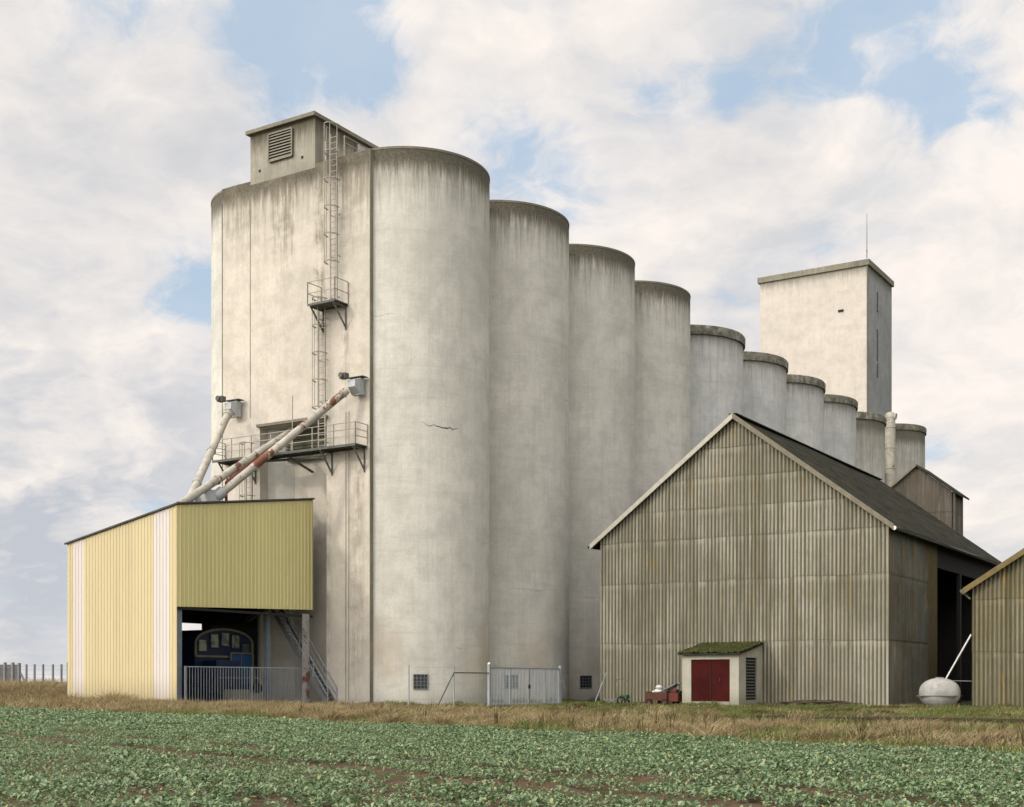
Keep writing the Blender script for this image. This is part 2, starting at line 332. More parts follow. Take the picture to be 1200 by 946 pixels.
# ---------------------------------------------------------------- mesh helpers
class MB:
    def __init__(s): s.v = []; s.f = []
    def add(s, vs, fs):
        b = len(s.v); s.v += [tuple(p) for p in vs]; s.f += [tuple(i+b for i in f) for f in fs]; return s
    def box(s, x0, x1, y0, y1, z0, z1):
        return s.add([(x0,y0,z0),(x1,y0,z0),(x1,y1,z0),(x0,y1,z0),(x0,y0,z1),(x1,y0,z1),(x1,y1,z1),(x0,y1,z1)],
                     [(0,3,2,1),(4,5,6,7),(0,1,5,4),(1,2,6,5),(2,3,7,6),(3,0,4,7)])
    def bar(s, p, r, w=.05, h=None):
        h = h or w; p = Vector(p); r = Vector(r); d = (r-p).normalized()
        up = Vector((0,0,1)) if abs(d.z) < .95 else Vector((0,1,0))
        a = d.cross(up).normalized()*w/2; b = a.cross(d).normalized()*h/2
        vs = [p-a-b, p+a-b, p+a+b, p-a+b, r-a-b, r+a-b, r+a+b, r-a+b]
        return s.add(vs, [(0,3,2,1),(4,5,6,7),(0,1,5,4),(1,2,6,5),(2,3,7,6),(3,0,4,7)])
    def tube(s, p, r, rad, seg=12, r2=None, cap=True):
        r2 = rad if r2 is None else r2; p = Vector(p); r = Vector(r); d = (r-p).normalized()
        up = Vector((0,0,1)) if abs(d.z) < .95 else Vector((0,1,0))
        a = d.cross(up).normalized(); b = a.cross(d).normalized(); vs = []
        for c, k in ((p, rad), (r, r2)):
            vs += [c + a*k*cos(2*pi*i/seg) + b*k*sin(2*pi*i/seg) for i in range(seg)]
        fs = [(i, (i+1)%seg, seg+(i+1)%seg, seg+i) for i in range(seg)]
        if cap: fs += [tuple(range(seg-1,-1,-1)), tuple(range(seg, 2*seg))]
        return s.add(vs, fs)
    def prism_xz(s, pts, y0, y1):           # outline in x,z counterclockwise seen from -y
        n = len(pts)
        return s.add([(x,y0,z) for x,z in pts]+[(x,y1,z) for x,z in pts],
                     [tuple(range(n)), tuple(range(2*n-1,n-1,-1))]+[((i+1)%n, i, n+i, n+(i+1)%n) for i in range(n)])
    def prism_yz(s, pts, x0, x1):
        n = len(pts)
        return s.add([(x0,y,z) for y,z in pts]+[(x1,y,z) for y,z in pts],
                     [tuple(range(n-1,-1,-1)), tuple(range(n,2*n))]+[(i, (i+1)%n, n+(i+1)%n, n+i) for i in range(n)])
    def cyl(s, cx, cy, r, z0, z1, seg=96, cap=True):
        return s.tube((cx,cy,z0), (cx,cy,z1), r, seg, cap=cap)
    def lathe(s, prof, c, seg=24, axis='z'):   # prof: (r, h)
        b = []
        for r_, h in prof:
            for i in range(seg):
                a = 2*pi*i/seg
                p = (r_*cos(a), r_*sin(a), h) if axis == 'z' else ((h, r_*cos(a), r_*sin(a)) if axis == 'x' else (r_*cos(a), h, r_*sin(a)))
                b.append((c[0]+p[0], c[1]+p[1], c[2]+p[2]))
        n = len(prof)
        fs = [(j*seg+i, j*seg+(i+1)%seg, (j+1)*seg+(i+1)%seg, (j+1)*seg+i) for j in range(n-1) for i in range(seg)]
        return s.add(b, fs)
    def ring(s, c, R_, r, seg=40, k=8, ax='y'):
        vs = []
        for i in range(seg):
            a = 2*pi*i/seg
            for j in range(k):
                b = 2*pi*j/k; rr = R_ + r*cos(b)
                if ax == 'y': vs.append((c[0]+rr*cos(a), c[1]+r*sin(b), c[2]+rr*sin(a)))
                else: vs.append((c[0]+r*sin(b), c[1]+rr*cos(a), c[2]+rr*sin(a)))
        return s.add(vs, [(i*k+j, ((i+1)%seg)*k+j, ((i+1)%seg)*k+(j+1)%k, i*k+(j+1)%k) for i in range(seg) for j in range(k)])
    def build(s, name, m, parent=None, smooth=False, origin=None, label=None, bevel=0):
        me = bpy.data.meshes.new(name)
        og = origin if origin is not None else (ORG[rootof(parent)] if parent else (0,0,0))
        me.from_pydata([(a-og[0], b-og[1], c-og[2]) for a, b, c in s.v], [], s.f)
        import bmesh as _b
        bm = _b.new(); bm.from_mesh(me); _b.ops.recalc_face_normals(bm, faces=bm.faces)
        if bevel: _b.ops.bevel(bm, geom=list(bm.edges), offset=bevel, segments=2, affect='EDGES', profile=.7)
        bm.to_mesh(me); bm.free()
        me.materials.append(m if isinstance(m, bpy.types.Material) else M[m])
        o = bpy.data.objects.new(name, me); COL.objects.link(o)
        if smooth:
            for p in me.polygons: p.use_smooth = True
            try: me.set_sharp_from_angle(angle=R(40))
            except Exception: pass
        if parent: o.parent = parent; PAR[o] = parent
        else:
            o.location = W(*og); o.rotation_euler = (0, 0, -AL); ORG[o] = og
        if label: o['label'] = label
        return o
ORG = {}; PAR = {}
def rootof(o):
    while o in PAR: o = PAR[o]
    return o
def thing(name, label, cat, org, group=None):
    o = bpy.data.objects.new(name, None); COL.objects.link(o); o.empty_display_size = .3
    o.location = W(*org); o.rotation_euler = (0, 0, -AL); ORG[o] = org
    o['label'] = label; o['category'] = cat
    if group: o['group'] = group
    return o
def tag(o, label, cat, group=None):
    o['label'] = label; o['category'] = cat
    if group: o['group'] = group
    return o
def copytree(root, name, org, label):
    c = root.copy(); COL.objects.link(c); c.location = W(*org); c['label'] = label; ORG[c] = org
    def rec(a, b):
        for ch in a.children:
            d = ch.copy(); COL.objects.link(d); d.parent = b; PAR[d] = b; rec(ch, d)
    rec(root, c); return c
def sheet(mb, p0, p1, z0, top, out, pitch, amp, courses=(), per=8, trap=False, jitter=0):
    """corrugated sheet wall from p0 to p1 (x,y); top(s) gives the height at distance s; out is the outward direction"""
    p0 = Vector(p0); p1 = Vector(p1); L = (p1-p0).length; d = (p1-p0)/L; ou = Vector(out)
    if trap:
        ss = []; k = 0
        while k*pitch < L:
            b = k*pitch; rib = pitch*.22
            for a_, h in ((0, 0), (pitch-rib*1.6, 0), (pitch-rib*1.25, 1), (pitch-rib*.35, 1)): 
                if b+a_ < L: ss.append((b+a_, h*amp))
            k += 1
        ss.append((L, 0))
    else:
        n = int(L/pitch*per); ss = [(L*i/n, amp*(.5+.5*cos(2*pi*(L*i/n)/pitch))) for i in range(n+1)]
    cz = [z0]+[c for c in courses]+[1e3]
    for j in range(len(cz)-1):
        a, b = cz[j], cz[j+1]+(.10 if cz[j+1] < 1e3 else 0)
        vs = []; ok = []
        for (s_, h) in ss:
            tp = min(b, top(s_)); 
            ok.append(tp > a+1e-3)
            lo = p0+d*s_+ou*(h+.030 if courses else h); hi = p0+d*s_+ou*h
            jz = jitter*(random.random()-.5) if False else 0
            vs.append((lo.x, lo.y, a)); vs.append((hi.x, hi.y, max(tp, a)))
        fs = [(2*i, 2*i+2, 2*i+3, 2*i+1) for i in range(len(ss)-1) if ok[i] or ok[i+1]]
        mb.add(vs, fs)
    return mb
# ================================================================ GROUND
BN = Vector((.773, .634)); BP = Vector((9.4, 23.9))           # field edge
def dist_edge(X, Y): return (X-BP.x)*BN.x + (Y-BP.y)*BN.y
def gz(X, Y):
    d = dist_edge(X, Y)
    tt = np.clip(d/2.5, 0, 1); tt = tt*tt*(3-2*tt)
    ramp = np.clip((-X-22)/8, 0, 1)*np.clip((Y-50)/10, 0, 1)*np.clip((120-Y)/20, 0, 1)
    return -.10 + .10*tt + .5*ramp*tt
def grid_obj(name, xs, ys, zf, m, mask=None):
    Xg, Yg = np.meshgrid(xs, ys); Z = zf(Xg, Yg)
    v = np.stack([Xg, Yg, Z], -1).reshape(-1, 3); nx, ny = len(xs), len(ys)
    i = np.arange(nx-1)[None, :]+np.arange(ny-1)[:, None]*nx
    f = np.stack([i, i+1, i+nx+1, i+nx], -1).reshape(-1, 4)
    me = bpy.data.meshes.new(name); me.from_pydata(v.tolist(), [], f.tolist()); me.materials.append(m)
    o = bpy.data.objects.new(name, me); COL.objects.link(o)
    for p in me.polygons: p.use_smooth = True
    return o
xs = np.unique(np.concatenate([np.linspace(-3000, -120, 12), np.linspace(-120, 160, 180), np.linspace(160, 3000, 12)]))
ys = np.unique(np.concatenate([np.linspace(-300, 0, 8), np.linspace(0, 100, 140), np.linspace(100, 260, 30), np.linspace(260, 4500, 14)]))
def nz(X, Y): return .02*np.sin(X*1.7+Y*.6)*np.sin(Y*1.3-X*.4)
g = grid_obj('ground', xs, ys, lambda X, Y: gz(X, Y)+nz(X, Y)*.5-.01, M['site']); g['kind'] = 'structure'
# tilled soil sheet: strip on the camera side of the field edge
us = np.linspace(-90, 90, 260); ds = np.concatenate([[-80, -50, -35, -28], np.linspace(-24, 1.0, 110)])
BT = Vector((-.634, .773))
U_, D_ = np.meshgrid(us, ds)
Xf = BP.x+BT.x*U_+BN.x*D_; Yf = BP.y+BT.y*U_+BN.y*D_
def rut(d): return -.05*np.exp(-((d+11.6)/.22)**2)-.05*np.exp(-((d+9.7)/.22)**2)
Zf = -.085+np.clip((D_-0.)/1.0, -0, 1)*-.06+rut(D_)+.025*RNG.standard_normal(D_.shape)*(np.abs(D_) < 23)+.012*np.sin(U_*3)*np.sin(D_*5)
Zf = np.where(D_ > .5, -.2, Zf); 
v = np.stack([Xf, Yf, Zf], -1).reshape(-1, 3); nx, ny = len(us), len(ds)
i = np.arange(nx-1)[None, :]+np.arange(ny-1)[:, None]*nx
f = np.stack([i, i+1, i+nx+1, i+nx], -1).reshape(-1, 4)
me = bpy.data.meshes.new('field'); me.from_pydata(v.tolist(), [], f.tolist()); me.materials.append(M['soil'])
fo = bpy.data.objects.new('field', me); COL.objects.link(fo); fo['kind'] = 'structure'
# ================================================================ SILOS
SX, SY, SR, SP = -43.29, 58.35, 4.45, 8.95
def silo(i, x, y, H, m, cap, label, window=True, phi=44, SR=4.45):
    t = thing('concrete_silo', label, 'silo', (x, y, 0), 'round silos of the grain store')
    b = MB(); b.cyl(x, y, SR, -.3, H, 112, cap=False)
    b.build('silo_wall', m, t, smooth=True)
    c = MB()
    if cap:
        c.lathe([(SR-.4, H-.05), (SR+.16, H-.05), (SR+.18, H+.55), (SR+.10, H+.66), (SR-.3, H+.68), (.01, H+.9)], (x, y, 0), 112)
        c.build('rim_cap', 'rimcap', t, smooth=True)
    else:
        c.lathe([(SR+.02, H-.02), (SR+.03, H+.10), (SR-.2, H+.12), (.01, H+.35)], (x, y, 0), 112)
        c.build('roof_slab', 'slab', t, smooth=True)
    if window:
        a = R(phi); n = Vector((sin(a), -cos(a), 0)); tn = Vector((cos(a), sin(a), 0)); ctr = Vector((x, y, 1.3)) + n*(SR-.02)
        w, h = .37, .38
        pn = MB(); P = [ctr-tn*w-Vector((0,0,h)), ctr+tn*w-Vector((0,0,h)), ctr+tn*w+Vector((0,0,h)), ctr-tn*w+Vector((0,0,h))]
        pn.add([p+n*.02 for p in P]+[p-n*.1 for p in P], [(0,1,2,3),(7,6,5,4),(0,4,5,1),(1,5,6,2),(2,6,7,3),(3,7,4,0)])
        wd_ = pn.build('window', 'darkglass', t)
        fr = MB()
        for k in range(4): fr.bar(P[k]+n*.05, P[(k+1)%4]+n*.05, .05)
        fr.build('window_frame', 'galv', wd_)
        br = MB()
        for k in (-.5, 0, .5): br.bar(ctr-tn*w+n*.06+Vector((0,0,k*h)), ctr+tn*w+n*.06+Vector((0,0,k*h)), .03)
        for k in (-.55, 0, .5): br.bar(ctr+tn*w*k+n*.065-Vector((0,0,h)), ctr+tn*w*k+n*.065+Vector((0,0,h)), .025)
        br.build('window_bars', 'galv', wd_)
    return t
labs = ['tall stained concrete silo nearest the camera, directly right of the flat end wall',
        'second uncapped concrete silo from the front, behind the steel double gate',
        'third uncapped concrete silo, its foot window left of the big corrugated barn',
        'fourth and last of the uncapped silos, brown stained rim, beside the barn left eave',
        'first pale grey silo with a raised rim cap, right of the brown uncapped ones',
        'second pale silo with a rim cap, just above the apex of the barn',
        'third pale capped silo, left edge under the left corner of the tall white tower',
        'fourth pale capped silo, in front of the middle of the tall white tower',
        'rust streaked capped silo directly left of the vertical white duct',
        'last brown streaked silo, alone on the right of the white duct']
for i in range(4): silo(i, SX, SY+SP*i, 29.2, M['silo'], False, labs[i], i < 3)
for i in range(4, 9): silo(i, SX, 94.45+9.63*(i-4), 27.6+.06*(i-4), M['silo_last'] if i == 8 else M['silo_far'], True, labs[i], False, SR=4.77)
silo(9, -44.9, 156.4, 30.8, M['silo_end'], True, labs[9], False)
silo(10, -52.24, SY, 29.2, M['silo'], False, 'rear row silo, only its rounded flank showing at the left end of the flat wall', False)
ck = MB(); n_ = 34; vs_ = []; zz_ = 14.9
for k in range(n_+1):
    a_ = R(44+28*k/n_); zz_ += random.uniform(-.05, .045); th_ = .006+.028*max(0, sin(pi*(k/n_)**1.6))*random.uniform(.5, 1.2)
    for h_ in (-th_, th_): vs_.append((SX+(SR+.006)*sin(a_), SY-(SR+.006)*cos(a_), zz_+h_))
ck.add(vs_, [(2*k, 2*k+2, 2*k+3, 2*k+1) for k in range(n_)])
ck.build('crack', 'wood_dark', [o for o in ORG if o.name == 'concrete_silo'][0])
# ---- end wall
ew = thing('silo_end_wall', 'flat cream concrete end wall closing the front of the silos, with a tall recess', 'wall', (-47.8, 53.75, 0))
b = MB(); b.prism_xz([(-53.1,-.3),(-50.2,-.3),(-50.2,15.4),(-45.4,15.4),(-45.4,-.3),(-42.46,-.3),(-42.46,29.22),(-53.1,29.22)], 53.75, 54.5)
# filler so that the upper wall really spans between the silos
b.box(-50.4,-45.2,54.501,56.2,15.4,29.1)
b.build('end_wall', 'endwall', ew)
b = MB(); b.box(-50.6,-45.0,55.3,55.5,-.3,15.38); b.build('recess_wall', 'endwall', ew)
b = MB(); b.box(-50.15,-45.5,55.0,55.06,13.6,15.3)
for k in range(9): b.box(-50.1,-45.6,54.93,55.0,13.7+k*.18,13.78+k*.18)
b.build('recess_shade_panel', 'recess_shade_panel', ew)  # dark ribbed panel added for the shadow at the recess top
b = MB(); b.box(-50.3,-45.3,53.55,53.748,15.4,15.55); b.build('lintel', 'slab', ew)
b = MB()
b.box(-50.94,-50.90,53.735,53.749,16,29.2); b.box(-53.07,-53.04,53.72,53.749,0,28.4); b.build('joint_strip', 'slab', ew)
b = MB(); b.box(-42.458,-42.42,53.72,54.2,0,29.22); b.build('expansion_joint', 'slab', ew)
for x in (-44.05, -43.85):
    b = MB(); b.bar((x, 53.70, 0), (x, 53.70, 15.6), .022); tag(b.build('cable', 'ladder', origin=(x, 53.7, 0)), 'thin dark vertical cable on the flat end wall beside the right bracket', 'cable', 'vertical cables on the end wall')
# ---- gallery on the roof
ga = thing('rooftop_gallery', 'flat roofed concrete conveyor gallery on top of the silos, louvre in its end', 'rooftop structure', (-48.5, 53.7, 29.2))
b = MB(); b.box(-50.9,-46.2,53.743,84.8,29.0,31.75); b.build('gallery_wall', 'gallery', ga)
b = MB(); b.box(-51.05,-46.05,53.5,85,31.75,31.95); b.build('roof_slab', 'slab', ga)
b = MB(); b.box(-49.45,-47.75,53.66,53.740,29.95,31.45); lv = b.build('louvre_vent', 'darkint', ga)
b = MB()
for k in range(9): b.add([(-49.4,53.60,30.0+k*.16),(-47.8,53.60,30.0+k*.16),(-47.8,53.66,30.10+k*.16),(-49.4,53.66,30.10+k*.16)],[(0,1,2,3)])
for x in (-49.45,-47.75): b.bar((x,53.62,29.95),(x,53.62,31.45),.07)
b.bar((-49.45,53.62,29.95),(-47.75,53.62,29.95),.07); b.bar((-49.45,53.62,31.45),(-47.75,53.62,31.45),.07)
b.build('louvre_slats', 'louvre', lv)
for x, z in ((-50.2, 29.65), (-47.1, 29.75)):
    b = MB(); b.box(x-.07,x+.07,53.72,53.742,z-.07,z+.07); b.build('weep_hole', 'black', ga)
b = MB(); b.box(-46.199,-46.13,57.3,58.5,29.25,31.5); b.build('door', 'duct_grey', ga)
b = MB(); b.box(-46.199,-46.15,61.0,62.3,30.6,31.4); b.build('window', 'darkglass', ga)
b = MB(); b.box(-46.199,-46.15,64.5,65.8,30.6,31.4); b.build('window', 'darkglass', ga)
# ================================================================ LADDERS, PLATFORMS
def ladder(x, y, z0, z1, label, cage=True, cz0=2.2):
    t = thing('caged_ladder', label, 'ladder', (x, y, z0), 'caged ladders on the end wall')
    for s in (-.23, .23):
        b = MB(); b.bar((x+s, y, z0), (x+s, y, z1), .055); b.build('ladder_rail', 'ladder', t)
    z = z0+.2
    while z < z1-.1: b = MB(); b.bar((x-.23, y, z), (x+.23, y, z), .03); z += .3; b.build('rung', 'ladder', t)
    z = z0+.4
    while z < z1:
        for s in (-.23, .23): b = MB(); b.bar((x+s, y+.03, z), (x+s, y+.25, z), .035); b.build('wall_tie', 'ladder', t)
        z += 2.2
    if cage:
        n = 12; hoops = []
        z = z0+cz0
        while z < z1+.9:
            pts = [Vector((x-.38*cos(pi*k/n)*1.0, y-.02-.62*sin(pi*k/n), z)) for k in range(n+1)]
            b = MB()
            for a_, c_ in zip(pts, pts[1:]): b.bar(a_, c_, .05, .045)
            b.build('cage_hoop', 'ladder', t)
            hoops.append(z); z += 1.45
        for k in (1, 4, 8, 11):
            p = (x-.38*cos(pi*k/n), y-.02-.62*sin(pi*k/n)); b = MB(); b.bar((*p, hoops[0]), (*p, hoops[-1]), .028); b.build('cage_strap', 'ladder', t)
    return t
ladder(-45.5, 53.48, 13.7, 21.2, 'caged steel ladder between the long catwalk and the small upper landing')
ladder(-44.65, 53.45, 21.3, 30.4, 'long caged steel ladder from the small landing to the silo roof')
ladder(-50.75, 53.48, 6.5, 13.6, 'short caged ladder under the left end of the long catwalk')
def railing(b, pts, z, h=1.1, mids=(.4, .75), step=1.5):
    for p, r_ in zip(pts, pts[1:]):
        p = Vector((*p, 0)); r_ = Vector((*r_, 0)); L = (r_-p).length; n = max(1, round(L/step))
        for k in range(n+1):
            c = p.lerp(r_, k/n); b.bar((c.x, c.y, z), (c.x, c.y, z+h), .045)
        for m_ in (*mids, h): b.bar((p.x, p.y, z+m_), (r_.x, r_.y, z+m_), .035)
def bracket(b, x, y0, y1, z, drop):
    b.bar((x, y0, z), (x, y1, z), .07); b.bar((x, y0+.05, z), (x, y1, z-drop), .07); b.bar((x, y1-.02, z-drop-.1), (x, y1-.02, z), .06)
cw = thing('catwalk', 'long steel catwalk with thin railings crossing the recess of the end wall', 'walkway', (-47.3, 52.7, 13.65))
b = MB(); b.box(-52.8,-42.6,52.70,53.70,13.62,13.66)
for y in (52.72, 53.66): b.bar((-52.8,y,13.575),(-42.6,y,13.575),.05,.09)
for k in range(26): b.bar((-52.7+k*.4,52.7,13.6),(-52.7+k*.4,53.7,13.6),.03,.05)
b.build('deck', 'decksteel', cw)
b = MB(); railing(b, [(-52.8,53.7),(-52.8,52.72),(-42.6,52.72),(-42.6,53.7)], 13.66, step=1.55); b.build('railing', 'ladder', cw)
for x in (-52.4,-50.5,-45.0,-42.8):
    b = MB(); bracket(b, x, 52.75, 53.72, 13.5, 1.1); b.build('bracket', 'decksteel', cw)
b = MB(); b.bar((-50.2,53.3,13.45),(-45.0,54.6,13.45),.12); b.bar((-47.6,53.2,13.45),(-47.6,55.2,12.9),.1); b.build('support_beam', 'decksteel', cw)
lp = thing('landing', 'small railed steel landing halfway up the end wall between two ladders', 'platform', (-44.5, 52.6, 21.3))
b = MB(); b.box(-45.75,-43.9,52.6,53.72,21.26,21.30)
for y in (52.62, 53.68): b.bar((-45.75,y,21.22),(-43.9,y,21.22),.05,.08)
b.build('deck', 'decksteel', lp)
b = MB(); railing(b, [(-45.75,53.7),(-45.75,52.62),(-43.9,52.62),(-43.9,53.7)], 21.3, 1.15, (.55,), 3); b.build('railing', 'ladder', lp)
for x in (-45.6,-44.05):
    b = MB(); bracket(b, x, 52.65, 53.72, 21.15, 1.1); b.build('bracket', 'decksteel', lp)
rr = thing('roof_railing', 'pale steel railing on the silo roof beside the gallery door', 'railing', (-45.3, 54.6, 29.2))
b = MB(); railing(b, [(-45.6,53.9),(-45.6,55.0)], 29.25, 1.1); railing(b, [(-44.3,53.9),(-44.3,56.4),(-44.8,60.5)], 29.25, 1.1); b.build('rails', 'ladder', rr)
# stains where brackets meet the wall are part of the wall material; spalls as thin plates are left out
# ================================================================ AUGER DUCTS
def duct(name, label, pts, r, m, flanges=(), head=None, lastgrey=False):
    t = thing(name, label, 'duct', pts[0], 'sloping grain ducts')
    b = MB()
    for p, q_ in zip(pts, pts[1:]): b.tube(p, q_, r, 20)
    b.build('pipe', m, t, smooth=True)
    if flanges:
        p = Vector(pts[0]); q_ = Vector(pts[-1]); d = (q_-p).normalized()
        for f_ in flanges:
            c = p.lerp(q_, f_); b = MB(); b.tube(c-d*.03, c+d*.03, r+.045, 20); b.build('flange', m, t, smooth=True)
    if head:
        x, y, z = head
        b = MB(); b.box(x-.30,x+.30,y-.12,y+.22,z-.45,z+.40)
        b.add([(x-.24,y-.5,z-.1),(x+.24,y-.5,z-.1),(x+.29,y-.121,z-.42),(x-.29,y-.121,z-.42),(x-.24,y-.5,z+.25),(x+.24,y-.5,z+.25),(x+.29,y-.121,z+.37),(x-.29,y-.121,z+.37)],
              [(0,3,2,1),(4,5,6,7),(0,1,5,4),(1,2,6,5),(2,3,7,6),(3,0,4,7)])
        b.build('head_box', 'duct_grey', t)
        b = MB(); b.box(x-.58,x-.18,y-.80,y-.45,z+.32,z+.62); mt = b.build('motor', 'decksteel', t, bevel=.03)
        b = MB(); b.tube((x-.4,y-.92,z+.48),(x-.4,y-.85,z+.48),.14,14); b.build('motor_cover', 'decksteel', mt)
        b = MB(); b.box(x-.55,x+.5,y-.2,y+.3,z+.46,z+.49); b.build('cover_plate', 'decksteel', t)
    return t
duct('grain_duct', 'steep pale grain duct rising to the left head box on the end wall', [(-47.2,44.9,9.0),(-51.55,52.7,16.2)], .20, 'duct', (.33,.62,.97), (-51.75,53.35,16.55))
duct('grain_duct', 'middle grain duct, shallow and grey topped, disappearing into the wall recess', [(-47.3,45.0,9.9),(-48.45,54.6,15.25)], .20, 'duct', (.3,.55,.72,.97))
d3 = duct('grain_duct', 'longest grain duct with rust patches, crossing the catwalk to the right head box', [(-47.55,48.1,10.85),(-43.3,52.9,16.5)], .20, 'duct_rust', (.02,.45,.75,.97), (-43.0,53.38,16.75))
b = MB(); b.bar((-47.5,48.4,11.5),(-45.3,50.6,14.0),.10); b.bar((-47.5,48.4,11.5),(-47.5,48.4,10.4),.10)
for k in range(6):
    p = Vector((-47.5,48.4,11.5)).lerp(Vector((-45.3,50.6,14.0)), .1+k*.16); b.bar(p, p+Vector((.12,-.05,-.32)), .06)
b.build('support_truss', 'redpaint', d3)
hp = thing('inlet_hopper', 'grey box hopper on the shed roof at the foot of the longest duct', 'hopper', (-47.7, 47.5, 10.2))
b = MB(); b.add([(-48.4,46.9,10.0),(-47.4,46.9,10.0),(-47.4,48.0,10.0),(-48.4,48.0,10.0),(-48.3,46.9,10.55),(-47.55,47.0,10.95),(-47.5,48.0,11.0),(-48.3,48.0,10.6)],
      [(0,3,2,1),(4,5,6,7),(0,1,5,4),(1,2,6,5),(2,3,7,6),(3,0,4,7)]); b.build('hopper_box', 'duct_grey', hp, bevel=.03)
b = MB(); b.tube((-47.7,47.8,10.65),(-47.5,48.15,10.95),.31,18); b.build('collar', 'duct_grey', hp, smooth=True)
ms = MB(); ms.bar((-46.9,52.72,13.6),(-46.9,52.72,16.6),.04); tag(ms.build('lamp_mast', 'ladder', origin=(-46.9,52.72,13.6)), 'thin upright mast standing on the catwalk in front of the recess', 'mast')
# ================================================================ CREAM SHED
cs = thing('loading_shed', 'cream and olive sheet metal loading shed built against the silo end wall', 'shed', (-50.2, 48.8, 0))
zC, zD, zE = 9.7, 8.26, 11.08
XR, XL, YF, YB = -46.3, -54.1, 43.9, 53.7
def zr(x, y): return zD + (zC-zD)*(x-XL)/(XR-XL) + (zE-zC)*(y-YF)/(YB-YF)
Lf = XR-XL
def front(a, b_, m, nm):
    mb = MB(); sheet(mb, (XL+a, YF), (XL+b_, YF), .02, lambda s: zr(XL+a+s, YF), (0,-1), .22, .022, trap=True); mb.build(nm, m, cs, label=None)
def xa(px):   # distance along the front of an image column
    r_ = (px-600)/1524.; Z = YF/(r_*SA+CA); return -(-(r_*Z*CA) + Z*SA) - XL if False else (r_*Z*CA - Z*SA) - XL
c1, c2, c3, c4 = xa(85.5), xa(98), xa(180), xa(199)
front(0, c1, 'creamsheet', 'cladding'); front(c1, c2, 'whitesheet', 'light_strip'); front(c2, c3, 'creamsheet', 'cladding'); front(c3, c4, 'whitesheet', 'light_strip'); front(c4, Lf, 'creamsheet', 'cladding')
mb = MB(); zb = lambda s: 4.87+.30*s/9.8
p0 = (XR, YF); n = 40
# olive side: bottom edge slopes too, so build ribs by hand
ss = []; k = 0; pitch = .27
while k*pitch < YB-YF:
    for a_, h in ((0, 0), (pitch-.09, 0), (pitch-.07, .035), (pitch-.02, .035)):
        if k*pitch+a_ < YB-YF: ss.append((k*pitch+a_, h))
    k += 1
ss.append((YB-YF, 0)); vs = []
for s_, h in ss: vs += [(XR+h, YF+s_, zb(s_)), (XR+h, YF+s_, zr(XR, YF+s_))]
mb.add(vs, [(2*i, 2*i+2, 2*i+3, 2*i+1) for i in range(len(ss)-1)])
mb.build('side_cladding', 'greensheet', cs, label='olive green ribbed side panel over the open bay')
b = MB(); b.box(XR-.12,XR-.02,YF+.05,YB,4.75,4.87); b.build('bottom_beam', 'darkint', cs)
# far side wall with a strip opening and a small window
b = MB(); X0 = XL+.02
b.prism_yz([(YF+.1,0),(50.2,0),(50.2,zr(XL,50.2)),(YF+.1,zr(XL,YF))],X0,X0+.05); b.prism_yz([(53.15,0),(YB,0),(YB,zr(XL,YB)),(53.15,zr(XL,53.15))],X0,X0+.05); b.prism_yz([(50.2,4.58),(53.15,4.58),(53.15,zr(XL,53.15)),(50.2,zr(XL,50.2))],X0,X0+.05); b.box(XL+.1,-50.3,53.6,53.68,0,8.2); b.box(X0,X0+.05,50.2,53.15,3.55,4.05); b.box(X0,X0+.05,50.2,53.15,0,2.7); b.box(X0,X0+.05,51.0,51.35,2.7,3.55); b.box(X0,X0+.05,52.0,53.15,2.7,3.55)
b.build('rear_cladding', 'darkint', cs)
b = MB(); e = .12
b.add([(XL-e,YF-e,zr(XL-e,YF-e)+.02),(XR+e,YF-e,zr(XR+e,YF-e)+.02),(XR+e,YB,zr(XR+e,YB)+.02),(XL-e,YB,zr(XL-e,YB)+.02),
       (XL-e,YF-e,zr(XL-e,YF-e)+.10),(XR+e,YF-e,zr(XR+e,YF-e)+.10),(XR+e,YB,zr(XR+e,YB)+.10),(XL-e,YB,zr(XL-e,YB)+.10)],
      [(0,3,2,1),(4,5,6,7),(0,1,5,4),(1,2,6,5),(2,3,7,6),(3,0,4,7)]); b.build('roof', 'shedroof', cs)
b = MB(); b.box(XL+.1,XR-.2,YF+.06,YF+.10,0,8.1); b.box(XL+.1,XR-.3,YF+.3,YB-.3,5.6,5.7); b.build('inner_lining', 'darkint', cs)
for y, m_, w in ((YF+.28,'post',.34),(51.4,'post',.30),(52.72,'post_rust',.30)):
    b = MB(); x = {51.4: XR-1.2, 52.72: XR+.33}.get(y, XR-.25)
    b.box(x-.12,x+.12,y-w/2,y-w/2+.03,0,4.9); b.box(x-.12,x+.12,y+w/2-.03,y+w/2,0,4.9); b.box(x-.02,x+.02,y-w/2+.03,y+w/2-.03,0,4.9)
    b.box(x+.09,x+.12,y-w/2+.031,y+w/2-.031,0,4.88)
    b.build('post', m_, cs)
b = MB(); b.bar((XR-.25,51.9,4.9),(XR-.25,53.2,3.2),.03); b.bar((-50,52.6,4.7),(-48.4,52.4,5.3),.25); b.build('brace', 'decksteel', cs)
# concrete floor kerb
# railing across the bay
fn = thing('bay_railing', 'grey steel picket railing across the open bay of the cream shed', 'railing', (XR+.1, 48.8, 0))
for z in (.18, 2.02):
    b = MB(); b.bar((XR+.08,YF+.45,z),(XR+.08,53.2,z),.05); b.build('rail', 'gate', fn)
b = MB()
for k in range(46): y = YF+.55+k*.187; b.bar((XR+.08,y,.1),(XR+.08,y,2.0),.026)
b.build('pickets', 'gate', fn)
for y in (YF+.45, 48.9, 53.2):
    b = MB(); b.bar((XR+.08,y,0),(XR+.08,y,2.05),.07); b.build('post', 'gate', fn)
